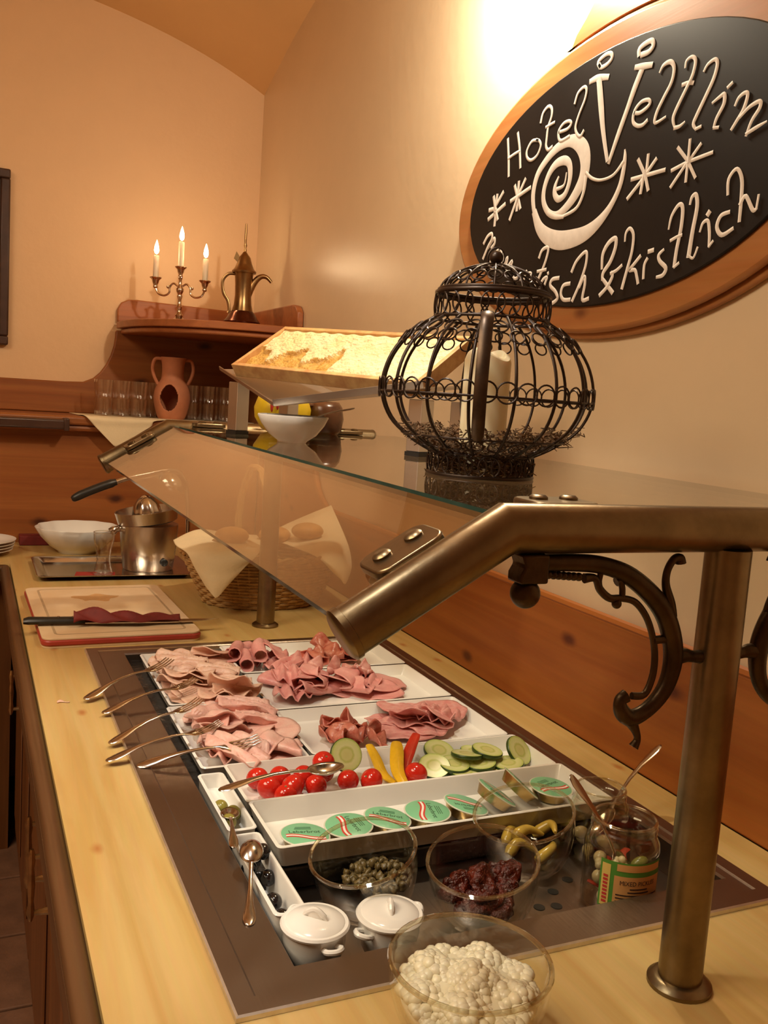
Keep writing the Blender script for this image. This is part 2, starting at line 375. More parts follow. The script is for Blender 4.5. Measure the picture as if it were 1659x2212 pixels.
cabinet(-0.30, 0.99, [(-0.30, 0.34, None, 0, 0), (0.345, 0.99, None, 0, 0)], 'brown wooden base cabinet at the near end of the buffet counter')
cabinet(1.0, 2.10, [(1.0, 1.553, 1.515, 0.567, 0.665), (1.557, 2.10, 1.595, 0.582, 0.684)], 'brown wooden base cabinet with two facing brass handles under the cold well')
cabinet(2.11, 2.80, [(2.11, 2.41, 2.36, 0.625, 0.71), (2.415, 2.80, None, 0, 0)], 'brown wooden base cabinet with one brass handle below the cutting board')
t = thing('base_cabinet', 'dark brown base cabinet of the counter return along the back wall', 'cabinet', (-0.9, 3.0, 0))
MB().box(-1.1, 1.02, -0.125, 0.20, 0.0, 0.853).build('body', M['cab_wood'], t, 0)
for k in range(4):
    MB().box(-1.09+0.52*k, -1.09+0.52*k+0.505, -0.142, -0.1255, 0.10, 0.83).build('door', M['cab_wood'], t, bevel=0.004)
# ---------------------------------------------------------------- picture frame on the back wall
t = thing('picture', 'dark brown picture frame cut off by the left edge', 'picture', (-0.10, YB-0.002, 1.83))
w, h, f = 0.215, 0.287, 0.03
for a in ((-w, w, h-f, h), (-w, w, -h, -h+f), (-w, -w+f, -h+f, h-f), (w-f, w, -h+f, h-f)):
    MB().box(a[0], a[1], -0.028, 0, a[2], a[3]).build('frame_side', M['dark_wood'], t, bevel=0.005)
MB().box(-w+f, w-f, -0.010, -0.002, -h+f, h-f).build('panel', plain('dim picture panel', (0.12, 0.06, 0.03), 0.5, var=0.5, scale=8), t, 0)
# ---------------------------------------------------------------- corner shelf
t = thing('corner_shelf', 'reddish brown corner shelf carrying candelabra and coffee pot', 'shelf', (XW-0.002, 3.396, 1.625))
def qpoly(a, b, off=0.0):
    pts = [(0, 0), (-a-off, 0)]
    for k in range(13):
        u = k/12*PI/2; e = 1.0
        pts.append((-(a+off)*math.cos(u)**0.8, -(b+off)*math.sin(u)**0.8))
    return pts
MB().prism(qpoly(0.500, 0.565), 0.006, 0.030).build('board', M['shelf_wood'], t, bevel=0.003)
MB().prism(qpoly(0.485, 0.55), -0.012, 0.006).build('moulding', M['shelf_wood'], t, bevel=0.005)
lip = [(-0.497, 0.030), (-0.497, 0.075), (-0.485, 0.098), (-0.462, 0.110), (-0.43, 0.112), (-0.02, 0.105), (-0.02, 0.030)]
MB().prism(lip, 0.001, 0.022, 'Y').build('back_lip', M['shelf_wood'], t, bevel=0.004)
lip = [(0.0, 0.030), (0.0, 0.106), (-0.50, 0.106), (-0.535, 0.100), (-0.558, 0.08), (-0.562, 0.030)]
MB().prism(lip, -0.020, 0.001, 'X').build('back_lip', M['shelf_wood'], t, bevel=0.004)
# ---------------------------------------------------------------- chalkboard sign
sg = thing('chalkboard_sign', 'oval black chalkboard with white hotel lettering in a wooden frame', 'sign', (XW, 1.286, 1.831))
def ell(a, b, n=72): return [(a*math.cos(2*PI*k/n), b*math.sin(2*PI*k/n)) for k in range(n)]
MB().prism(ell(0.512, 0.258), -0.012, -0.001, 'X').build('backing', M['sign_wood'], sg, bevel=0.004)
MB().prism(ell(0.500, 0.249), -0.026, -0.012, 'X').build('frame', M['sign_wood'], sg, bevel=0.008)
MB().prism(ell(0.437, 0.206), -0.032, -0.026, 'X').build('slate', M['chalkboard'], sg, bevel=0.002)
CHALK = [
[(15956,19598,71),(15872,19227,71),(15819,18890,71)],
[(15603,19630,70),(15496,19333,69),(15415,18971,69)],
[(15872,19227,60),(15679,19262,59),(15478,19284,58)],
[(14872,19343,61),(15075,19369,62),(15223,19240,62),(15203,19110,62),(15055,19030,62),(14863,19077,61),(14771,19216,60),(14818,19314,60),(14924,19363,61)],
[(14829,19649,65),(14780,19794,65),(14633,19870,64),(14514,19815,64),(14492,19673,64),(14575,19503,64),(14591,19299,64),(14588,19177,64),(14513,19100,64),(14391,19127,63)],
[(14641,19518,55),(14486,19534,54),(14379,19543,53)],
[(14208,19334,62),(13967,19330,61),(13859,19388,61),(13912,19451,61),(14076,19456,62),(14213,19369,62),(14210,19250,62),(14122,19171,62),(13887,19195,61)],
[(13800,19721,60),(13731,19867,60),(13570,19922,59),(13489,19853,59),(13521,19699,59),(13646,19502,59),(13718,19323,60),(13670,19196,60),(13558,19122,59),(13470,19192,59)],
[(13157,19907,132),(13049,19516,139),(12947,19145,112),(12849,18855,94),(12739,18565,80)],
[(13410,19968,90),(13221,19972,115),(12934,19909,95)],
[(13179,20134,75),(13234,20228,75),(13057,20286,74),(12912,20266,73),(12873,20186,73),(12980,20124,73),(13136,20114,74),(13198,20171,75)],
[(12701,18524,76),(12530,18899,103),(12342,19281,106),(12214,19549,121),(12075,19792,119)],
[(12238,19860,81),(12068,19827,103),(11856,19788,86)],
[(12181,20029,88),(12183,20118,88),(12027,20158,87),(11899,20148,86),(11864,20065,86),(11957,20006,86),(12120,20010,88)],
[(12154,19160,64),(12032,19131,63),(11874,19166,62),(11803,19221,62),(11857,19279,62),(12009,19288,63),(12139,19216,64),(12182,19107,64),(12155,19011,64),(12050,18942,63),(11931,18929,63),(11833,18972,62)],
[(11646,19620,34),(11575,19700,64),(11424,19706,75),(11332,19596,67),(11357,19406,67),(11501,19216,68),(11627,19032,69),(11639,18890,57),(11412,18923,37)],
[(11087,19533,40),(11075,19619,47),(10967,19642,54),(10885,19564,64),(10917,19382,64),(11033,19207,65),(11203,18958,69),(11238,18839,62),(11174,18697,36)],
[(11187,18714,62),(11082,18711,54),(10980,18750,32)],
[(11113,19298,62),(11006,19297,61),(10895,19267,60)],
[(10693,19371,42),(10630,19443,52),(10500,19472,58),(10441,19396,64),(10481,19221,68),(10604,19013,69),(10747,18791,70),(10800,18681,63),(10737,18595,45)],
[(10737,18597,49),(10640,18609,48)],
[(10452,18881,41),(10323,18928,57),(10242,18939,66),(10231,18812,66),(10338,18653,60),(10378,18542,47)],
[(10376,18528,47),(10289,18515,47)],
[(10185,19016,53),(10113,19055,52)],
[(10010,18737,42),(9960,18821,52),(9860,18859,57),(9802,18819,60),(9846,18651,64),(9951,18522,58),(10031,18430,49)],
[(9894,18560,48),(9742,18651,57),(9575,18678,62),(9562,18594,62),(9678,18457,56),(9748,18288,44)],
[(9751,18308,47),(9593,18349,56),(9414,18389,27)],
[(11957,18416,67),(11811,18224,66)],
[(11729,18444,65),(11732,18090,65)],
[(11533,18346,64),(11825,18092,66)],
[(12070,18144,68),(11315,18144,63)],
[(12124,17865,68),(11782,18114,66)],
[(11819,17897,66),(11784,18204,66)],
[(11648,17913,65),(11773,18201,66)],
[(11067,18407,58),(10812,18159,56)],
[(10828,18468,56),(10822,18161,56)],
[(10603,18364,55),(10814,18174,56)],
[(10354,18197,54),(10833,18164,56)],
[(11158,18107,58),(10833,18164,56)],
[(11143,17869,58),(10852,18153,57)],
[(10832,17891,56),(10833,18164,56)],
[(10643,17913,55),(10835,18178,56)],
[(15959,18613,83),(16275,18341,85)],
[(16181,18594,84),(16229,18295,84)],
[(16312,18577,85),(16216,18332,84)],
[(16462,18175,86),(15866,18372,82)],
[(16450,18348,86),(16199,18348,84)],
[(16205,18023,84),(16196,18329,84)],
[(16107,18124,84),(16216,18332,84)],
[(15192,18718,78),(15425,18431,79)],
[(15415,18704,79),(15419,18393,79)],
[(15548,18654,80),(15425,18431,79)],
[(14993,18530,77),(15650,18394,81)],
[(15633,18055,81),(15422,18412,79)],
[(15422,18191,79),(15422,18412,79)],
[(15302,18209,79),(15403,18409,79)],
[(14102,18554,48),(14187,18415,96),(14181,18277,120),(14057,18171,123),(13882,18210,117),(13784,18345,116),(13753,18523,127),(13813,18719,139),(13975,18810,165),(14216,18798,158),(14413,18663,137),(14534,18424,123),(14514,18193,123),(14339,17991,126),(14076,17899,138),(13816,17979,163),(13578,18142,205),(13385,18373,246),(13338,18609,268),(13418,18854,292),(13631,19038,251),(13904,19114,196),(14257,19062,168),(14577,18903,148),(14804,18701,141),(14886,18377,127),(14780,18022,101),(14559,17759,59)],
[(14783,18040,151),(14592,17763,223),(14304,17567,291),(13945,17452,330),(13554,17428,319),(13161,17469,264),(12827,17602,192),(12546,17814,125),(12359,18079,106),(12298,18330,102),(12291,18528,81),(12308,18638,33)],
[(13293,18405,89),(13323,18149,80),(13487,17928,68),(13856,17850,56)],
[(13854,17841,70),(14103,17877,95),(14336,17973,97)],
[(13289,18470,58),(13104,18347,57),(12852,18277,47),(12544,18299,54),(12317,18456,69)],
[(13865,18578,37),(13909,18384,56),(14116,18352,71)],
[(16541,17421,75),(16394,17620,74),(16260,17760,73),(16277,17868,73),(16429,17839,74),(16560,17719,75)],
[(16374,17618,74),(16184,17769,73),(16149,17669,73),(16253,17594,73)],
[(15937,17528,72),(16170,17439,73),(16260,17274,73),(16130,17183,73),(15913,17258,72),(15845,17422,71),(15937,17528,72)],
[(15809,17190,71),(15754,17431,71),(15755,17203,71),(15611,17340,70),(15633,17134,70),(15435,17255,69),(15482,17101,69)],
[(15084,17044,62),(15262,17061,63),(15352,16957,63),(15238,16910,63),(15096,17008,62),(15075,16877,62)],
[(14964,16831,62),(14906,17008,61),(14866,16968,61),(14729,16955,60),(14757,16813,61)],
[(14500,17219,69),(14428,17335,69),(14274,17370,68),(14230,17295,68),(14320,17059,68),(14505,16791,69),(14560,16724,70)],
[(14517,16971,59),(14244,16981,58)],
[(14422,16677,64),(14313,16810,63),(14190,16835,63),(14237,16733,63),(14317,16527,63)],
[(14154,16910,62),(14169,16903,63)],
[(13827,16794,70),(14025,16785,71),(14072,16684,72),(13898,16566,71),(13817,16439,70),(13991,16363,71),(14088,16387,72)],
[(13480,16670,68),(13669,16651,69),(13723,16518,70),(13631,16409,69),(13437,16395,68)],
[(13452,16870,68),(13347,17027,67),(13140,17154,66),(13064,17113,66),(13075,16916,66),(13200,16630,67),(13361,16373,68)],
[(13194,16596,71),(13078,16752,70),(13043,16617,70),(13075,16370,70),(12909,16376,69)],
[(12616,16838,59),(12625,17064,76),(12506,17225,83),(12336,17282,82),(12314,17139,82),(12409,16929,83),(12566,16770,75),(12575,16658,63)],
[(12578,16674,63),(12428,16550,75),(12281,16427,82)],
[(12603,16411,72),(12426,16534,70),(12320,16683,70),(12356,16750,53)],
[(12366,16735,58),(12232,16769,57),(12105,16835,56)],
[(12084,17208,40),(12078,17331,52),(11990,17388,59),(11889,17275,63),(11887,17032,63),(11957,16779,67),(12045,16478,68)],
[(11682,16933,62),(11798,16840,62),(11915,16744,63),(11781,16732,62),(11716,16619,62),(11678,16525,62)],
[(11512,16877,57),(11567,16786,57),(11560,16590,57)],
[(11493,16979,68),(11393,16990,67)],
[(11157,16970,44),(11257,16901,59),(11220,16809,66),(11071,16692,73),(11122,16595,66),(11251,16577,48)],
[(11093,17259,36),(11056,17440,54),(10929,17577,64),(10838,17521,71),(10828,17251,71),(10875,16945,71),(10891,16703,71)],
[(11023,17084,51),(10901,17119,50),(10799,17134,49)],
[(10888,16688,46),(10801,16737,46)],
[(10689,17553,45),(10663,17646,59),(10585,17661,69),(10539,17488,75),(10579,17161,79),(10607,16815,87)],
[(10608,16822,42),(10510,16777,41),(10442,16915,41)],
[(10435,17135,37),(10393,17246,51),(10298,17260,57),(10244,17089,57),(10226,16910,50)],
[(10225,16903,40),(10158,16970,40)],
[(10312,17351,77),(10288,17381,77)],
[(9905,17323,55),(10057,17293,62),(10110,17153,66),(9998,17030,65),(9806,17091,54)],
[(9969,17565,48),(9982,17772,55),(9853,17879,54),(9742,17728,63),(9711,17463,63),(9703,17175,57)],
[(9719,17399,63),(9636,17489,59),(9484,17285,61),(9418,17300,37)],
[(9424,17289,40),(9409,17464,40)]]
for ci, s in enumerate(CHALK):
    dh = 0.00008*(ci % 9)
    P = cr([(a/1e4-1.286, b/1e4-1.831, c/1e4) for a, b, c in s], 5) if len(s) > 2 else [Vector((a/1e4-1.286, b/1e4-1.831, c/1e4)) for a, b, c in s]
    vs = []; n = len(P); fs = []
    for i, p in enumerate(P):
        a = P[max(i-1, 0)]; b = P[min(i+1, n-1)]; d = Vector((b.x-a.x, b.y-a.y)); d = d.normalized() if d.length > 1e-8 else Vector((1, 0))
        if i == 0: q = Vector((p.x, p.y)) - d*p.z*0.3
        elif i == n-1: q = Vector((p.x, p.y)) + d*p.z*0.3
        else: q = Vector((p.x, p.y))
        w = p.z*0.5; nx, ny = -d.y*w, d.x*w
        for sx, h in ((1, -0.03215), (0.8, -0.0325), (-0.8, -0.0325), (-1, -0.03215)): vs.append((h-dh, q.x+nx*sx, q.y+ny*sx))
    for i in range(n-1):
        for k in range(3): fs.append((i*4+k, i*4+k+1, i*4+k+5, i*4+k+4))
    MB().add(vs, fs).build('chalk_stroke', M['chalk'], sg, 60)
# carved board above the sign (top right)
t = thing('carved_board', 'pale pine carved board on the wall above the oval sign', 'board', (XW, 1.1, 2.1))
prof = [(0.338, -0.022), (0.325, 0.0), (0.30, 0.02), (0.28, 0.04), (0.27, 0.07), (0.26, 0.10), (0.22, 0.16), (0.10, 0.22), (-0.15, 0.25), (-0.50, 0.20), (-0.62, 0.0)]
low = [(0.345 - 0.0345*k) for k in range(19)]
prof = [(y, 1.831 + 0.261*math.sqrt(max(0.0, 1-((y+1.1-1.286)/0.516)**2)) - 2.1) for y in low][::-1] + prof
MB().prism(prof, -0.0115, -0.001, 'X').build('board', M['sign_wood'], t, bevel=0.003)
# ================================================================ SNEEZE GUARD
XP, YN, YFAR, ZR, RT = 0.64, 0.63, 2.03, 1.352, 0.021
sgd = thing('sneeze_guard', 'brass tube sneeze guard with a level glass shelf and a sloping glass pane', 'sneeze guard', (XP, 1.33, Z0))
OX, OY, OZ = XP, 1.33, Z0
def lo(p): return (p[0]-OX, p[1]-OY, p[2]-OZ)
def miter_tube(pts, r, seg=24):
    """tube with sharp mitred bends"""
    P = [Vector(p) for p in pts]; vs = []; fs = []
    side = Vector((0, 1, 0))
    for i, p in enumerate(P):
        d1 = (P[i]-P[i-1]).normalized() if i else None; d2 = (P[i+1]-P[i]).normalized() if i < len(P)-1 else None
        d = (d1 or d2); nrm = ((d1 or d2)+(d2 or d1)).normalized(); k = 1/max(0.3, nrm.dot(d))
        u = side; w = nrm.cross(u).normalized()
        for q in range(seg):
            a = 2*PI*q/seg; vs.append(p + u*r*math.cos(a) + w*r*k*math.sin(a))
    n = len(P)
    for i in range(n-1):
        for q in range(seg): fs.append((i*seg+q, i*seg+(q+1) % seg, (i+1)*seg+(q+1) % seg, (i+1)*seg+q))
    return vs, fs
for yy, xend in ((YN, 1.0 - 0.031), (YFAR, 0.885)):
    pts = [lo((0.262, yy, 1.270)), lo((0.398, yy, ZR)), lo((xend, yy, ZR))]
    vs, fs = miter_tube(pts, RT); mb = MB().add(vs, fs)
    r = mb.build('rail', M['brass'], sgd, 30)
    d = (Vector(pts[0])-Vector(pts[1])).normalized(); e = Vector(pts[0])
    MB().tube([e-d*0.004, e-d*0.0035, e+d*0.002, e+d*0.004], [RT+0.0003, RT+0.0012, RT+0.0012, RT-0.002], 24).build('end_cap', M['brass'], r)
    e = Vector(pts[2]); MB().tube([e-Vector((0.003, 0, 0)), e+Vector((0.0015, 0, 0))], [RT+0.0006, RT-0.001], 24).build('end_cap', M['brass'], r)
    p = MB(); p.tube([lo((XP, yy, Z0+0.006)), lo((XP, yy, 1.334))], RT, 24)
    p = p.build('post', M['brass'], sgd)
    MB().capped([(0.031, 0.0), (0.031, 0.004), (0.026, 0.008), (0.0215, 0.009)], 32, lo((XP, yy, Z0))).build('base_flange', M['brass'], p)
# panes
PY0, PY1 = 0.662, 1.998
def slab(p0, p1, t, y0, y1):
    p0 = Vector(p0); p1 = Vector(p1); d = (p1-p0).normalized(); n = Vector((-d.y, d.x))*t/2
    q = [p0+n, p1+n, p1-n, p0-n]
    mb = MB(); vs = [lo((a.x, y, a.y)) for y in (y0, y1) for a in q]
    mb.add(vs, [(0,1,5,4), (2,3,7,6)], 0); mb.add(vs, [(1,2,6,5), (3,0,4,7), (0,3,2,1), (4,5,6,7)], 1)
    return mb
slab((0.262, 1.276), (0.3955, 1.357), 0.007, PY0, PY1).build('front_pane', [M['pane'], M['pane_edge']], sgd, 0)
slab((0.404, 1.358), (0.930, 1.358), 0.007, PY0, PY1).build('shelf_pane', [M['pane'], M['pane_edge']], sgd, 0)
def rplate(a, b, r, n=6):
    pts = []
    for cx, cy, s in ((a-r, b-r, 0), (-a+r, b-r, 1), (-a+r, -b+r, 2), (a-r, -b+r, 3)):
        for k in range(n+1):
            u = (s + k/n)*PI/2; pts.append((cx+r*math.cos(u), cy+r*math.sin(u)))
    return pts
def clamp(x, z, y, ang, sy):
    c = bpy.data.objects.new('clamp', None); COL.objects.link(c)
    me = MB()
    for h0, h1 in ((0.0042, 0.013), (-0.013, -0.0042)): me.prism(rplate(0.034, 0.026, 0.014), h0, h1)
    me = me.mesh('clamp', [M['brass']], 30)
    o = link('clamp', me, sgd, lo((x, y + sy*0.026, z)), bevel=0.002); o.rotation_euler = (0, ang, 0)
    for dx in (-0.016, 0.016):
        b = MB().capped([(0.0085, 0.0), (0.0085, 0.002), (0.006, 0.004)], 16, (dx, 0.004*sy, 0.013)).capped([(0.0085, 0.0), (0.0085, -0.002), (0.006, -0.004)], 16, (dx, 0.004*sy, -0.013)).build('bolt', M['brass'], o)
    bpy.data.objects.remove(c)
A1 = -math.atan2(0.081, 0.1335)
def on_slope(t): return (0.262+0.1335*t, 1.276+0.081*t)
for yy, sy in ((YN+0.018, 1), (YFAR-0.018, -1)):
    x, z = on_slope(0.52); clamp(x, z, yy, A1, sy)
    clamp(0.475, 1.358, yy, 0, sy); clamp(0.80, 1.358, yy, 0, sy)
# ornate cast brackets on the near post
BR = {'main': ([(0.436, 1.323), (0.465, 1.323), (0.495, 1.3206), (0.5235, 1.3124), (0.5501, 1.2962), (0.5707, 1.2767), (0.5829, 1.2541), (0.5876, 1.233), (0.5848, 1.2122), (0.5758, 1.1963), (0.5609, 1.184), (0.5453, 1.1793), (0.5346, 1.1870), (0.5322, 1.1965), (0.538, 1.2005)],
               [0.0075, 0.0078, 0.008, 0.0085, 0.009, 0.0095, 0.0098, 0.0095, 0.0085, 0.0078, 0.0075, 0.008, 0.0075, 0.006, 0.0065]),
      'horn': ([(0.580, 1.272), (0.577, 1.2838), (0.5701, 1.3015), (0.5703, 1.3145), (0.5761, 1.3243), (0.5830, 1.3254), (0.5848, 1.3208)], [0.006, 0.0055, 0.004, 0.0036, 0.0038, 0.0045, 0.0052]),
      'scroll': ([(0.5445, 1.2001), (0.5588, 1.2005), (0.5658, 1.2164), (0.5661, 1.2357), (0.5608, 1.2551), (0.5513, 1.273), (0.5372, 1.2865), (0.521, 1.2905), (0.5089, 1.2909), (0.4978, 1.2989), (0.4915, 1.3088), (0.4799, 1.309)], [0.0034]*4+[0.0032]*4+[0.0036, 0.0036, 0.0034, 0.0045]),
      'curl': ([(0.5227, 1.2905), (0.5217, 1.2997), (0.5182, 1.3059), (0.5143, 1.3049)], [0.003, 0.003, 0.003, 0.0042]),
      'tendril': ([(0.4978, 1.2989), (0.4963, 1.306), (0.4970, 1.3145)], [0.003, 0.0026, 0.003]),
      'tail': ([(0.5455, 1.1778), (0.5532, 1.1666), (0.5561, 1.1583), (0.5526, 1.1513)], [0.0065, 0.004, 0.0035, 0.005]),
      'lug': ([(0.5876, 1.233), (0.6003, 1.2345), (0.610, 1.233), (0.622, 1.232)], [0.008, 0.007, 0.0055, 0.007])}
def bracket(mirror):
    mx = (lambda x: 2*XP-x) if mirror else (lambda x: x)
    br = MB(); P, Rr = BR['main']
    first = None
    for k, (P, Rr) in BR.items():
        pr = cr([(x, z, r) for (x, z), r in zip(P, Rr)], 5)
        o = MB().tube([lo((mx(p.x), YN, p.y)) for p in pr], [p.z for p in pr], 10, up=(0, 1, 0), flat=0.9).build('bracket' if k == 'main' else k, M['bronze'], sgd if k == 'main' else first)
        if k == 'main': first = o
    mb = MB(); a, b = sorted((mx(0.4095), mx(0.4365)))
    mb.prism([(p[0], p[1]) for p in [(a-OX, 1.3315-OZ), (a-OX+0.004, 1.322-OZ), (a-OX, 1.315-OZ), (a-OX, 1.307-OZ), (b-OX, 1.307-OZ), (b-OX-0.0 , 1.3315-OZ)]], YN-OY-0.011, YN-OY+0.011, 'Y')
    mb.build('end_block', M['bronze'], first, bevel=0.002)
    MB().sphere(lo((mx(0.4215), YN, 1.2975)), 0.0128, 20, 12).build('ball', M['bronze'], first)
    MB().sphere(lo((mx(0.5173), YN, 1.2856)), 0.0045, 12, 8).build('drop', M['bronze'], first)
    for k in range(7):
        MB().sphere(lo((mx(0.443+0.0052*k), YN, 1.3128-0.0004*k)), 0.0038, 8, 6).build('leaf_bead', M['bronze'], first)
    MB().tube([lo((mx(0.562), YN, 1.2506)), lo((mx(0.580), YN, 1.2512))], 0.004, 8).build('link', M['bronze'], first)
bracket(False); bracket(True)
# ================================================================ COLD WELL
cw = thing('cold_well', 'brushed steel drop-in cold plate sunk into the pine worktop', 'cold plate', (0.54, 1.305, Z0))
CX, CY = 0.54, 1.305
WX0, WX1, WY0, WY1 = 0.291, 0.835, 0.771, 1.845
zt = 0.004
def ring(x0, x1, y0, y1, z): return [(x0-CX, y0-CY, z), (x1-CX, y0-CY, z), (x1-CX, y1-CY, z), (x0-CX, y1-CY, z)]
rings = [ring(0.217, 0.872, 0.713, 1.892, 0.0003), ring(0.2175, 0.8715, 0.7135, 1.8915, 0.0045), ring(0.2195, 0.8695, 0.7155, 1.8895, 0.0060), ring(0.240, 0.851, 0.736, 1.871, 0.0060), ring(0.2425, 0.8485, 0.7385, 1.8685, zt), ring(WX0-0.002, WX1+0.002, WY0-0.002, WY1+0.002, zt), ring(WX0, WX1, WY0, WY1, zt-0.003), ring(WX0, WX1, WY0, WY1, -0.042)]
mb = MB(); vs = [v for r in rings for v in r]; fs = []
for i in range(len(rings)-1):
    for k in range(4): fs.append((i*4+k, i*4+(k+1) % 4, (i+1)*4+(k+1) % 4, (i+1)*4+k))
mb.add(vs, fs[8:]).build('rim', M['steel'], cw, 0)
MB().add(vs[:12], fs[:8]).build('rim_lip', plain('steel lip with painted glint', (0.80, 0.76, 0.70), 0.42, 1.0, var=0.15, scale=60), cw, 0)  # paler steel than the rim, colour stands in for light caught on the lip
MB().box(WX0-CX, WX1-CX, WY0-CY, WY1-CY, -0.046, -0.042).build('basin_floor', M['steel'], cw, 0)
MB().box(WX0-CX+0.002, WX1-CX-0.002, 0.975-CY, WY1-CY-0.002, -0.042, -0.0135).build('cooling_plate', M['steel_dark'], cw, bevel=0.003)
for hx, hy in ((0.650, 0.846), (0.628, 0.850), (0.70, 0.894), (0.665, 0.875), (0.452, 0.957), (0.50, 0.952), (0.57, 0.95), (0.60, 0.80), (0.47, 0.80)):
    MB().capped([(0.007, 0.0), (0.007, 0.0006)], 16, (hx-CX, hy-CY, -0.042)).build('drain_hole', M['black'], cw)
# ================================================================ PLATTERS
def platter(name, x0, x1, y0, y1, zr, depth, label, cat='platter', group=None, slope=0.012, lipw=0.004):
    cx, cy = (x0+x1)/2, (y0+y1)/2; zb = zr-depth
    t = thing(name, label, cat, (cx, cy, zb), group=group); hx, hy = (x1-x0)/2, (y1-y0)/2
    mb = MB()
    def rr(ix, z, r): return [(a, b, z) for a, b in rplate(hx-ix, hy-ix, r, 3)]
    R = [rr(slope+0.003, 0.0, 0.006), rr(slope*0.6, 0.003, 0.007), rr(0.0015, depth-0.003, 0.007), rr(0.0, depth-0.001, 0.007), rr(0.0012, depth, 0.006), rr(lipw, depth, 0.006), rr(lipw+0.001, depth-0.002, 0.006), rr(slope+0.002, 0.005, 0.006), rr(slope+0.007, 0.0035, 0.006)]
    n = len(R[0]); vs = [v for r in R for v in r]; fs = [tuple(range(n))[::-1]]
    for i in range(len(R)-1):
        for k in range(n): fs.append((i*n+k, i*n+(k+1) % n, (i+1)*n+(k+1) % n, (i+1)*n+k))
    fs.append(tuple((len(R)-1)*n+k for k in range(n)))
    mb.add(vs, fs); o = mb.build(name, M['china'], None, 35, loc=(cx, cy, zb)); bpy.data.objects.remove(t)
    return tag(o, label, cat, group)
GP = 'white rectangular platters in the cold well'
PL = {}
ZF = Z0-0.0132
PL['A'] = platter('serving_platter', 0.314, 0.472, 1.506, 1.817, 0.910, 0.910-ZF, 'white platter of pale turkey slices, far left in the cold well', group=GP)
PL['B'] = platter('serving_platter', 0.306, 0.472, 1.234, 1.500, 0.910, 0.910-ZF, 'white platter of light pink ham under the forks', group=GP)
PL['C'] = platter('serving_platter', 0.481, 0.829, 1.652, 1.842, 0.911, 0.911-ZF, 'white platter farthest back with rolled ham and smoked bacon', group=GP)
PL['D'] = platter('serving_platter', 0.480, 0.827, 1.446, 1.647, 0.910, 0.910-ZF, 'white platter with a heap of folded pink ham, second from the back', group=GP)
PL['E'] = platter('serving_platter', 0.478, 0.825, 1.243, 1.440, 0.910, 0.910-ZF, 'white platter holding fried bacon and mottled sausage slices', group=GP)
PL['F'] = platter('serving_platter', 0.336, 0.826, 1.104, 1.232, 0.914, 0.914-ZF, 'long white platter with tomatoes, pepper strips and cucumber', group=GP)
PL['G'] = platter('serving_platter', 0.335, 0.826, 0.968, 1.099, 0.918, 0.918-ZF, 'long white platter holding green-lidded spread tins', group=GP)
PL['H'] = platter('olive_dish', 0.294, 0.3315, 1.036, 1.212, 0.912, 0.912-ZF, 'narrow white dish with green olives', 'dish', slope=0.004)
PL['I'] = platter('olive_dish', 0.294, 0.3315, 0.846, 1.031, 0.910, 0.910-0.8585, 'narrow white dish with black olives', 'dish', slope=0.004)
# ================================================================ HAM
def ham_mat(name, a, b, scale=60, rough=0.38, c=None):
    return plain(name, a, rough, spec=0.5, col2=b, scale=scale, bump=0.15, bscale=150, sss=0.12)
M['turkey'] = ham_mat('pale turkey meat', (0.80, 0.54, 0.42), (0.72, 0.42, 0.32), 30)
M['turkey_rim'] = ham_mat('light pink ham', (0.76, 0.40, 0.35), (0.80, 0.52, 0.45), 30)
M['ham'] = ham_mat('pink ham', (0.66, 0.25, 0.24), (0.73, 0.36, 0.33), 30)
M['ham_mottled'] = ham_mat('mottled pink sausage', (0.60, 0.22, 0.21), (0.70, 0.36, 0.33), 90)
M['bacon'] = ham_mat('red brown bacon', (0.44, 0.09, 0.06), (0.62, 0.25, 0.18), 70, 0.3)
M['smoked'] = ham_mat('smoked ham', (0.50, 0.17, 0.14), (0.66, 0.34, 0.30), 60)
def bend(x, z, c, rf, mx):
    d = x-c
    if d <= 0: return x, z
    a = min(d/rf, mx); rest = d-a*rf
    return c+rf*math.sin(a)+rest*math.cos(a)-z*math.sin(a), z*math.cos(a)+rf*(1-math.cos(a))+rest*math.sin(a)
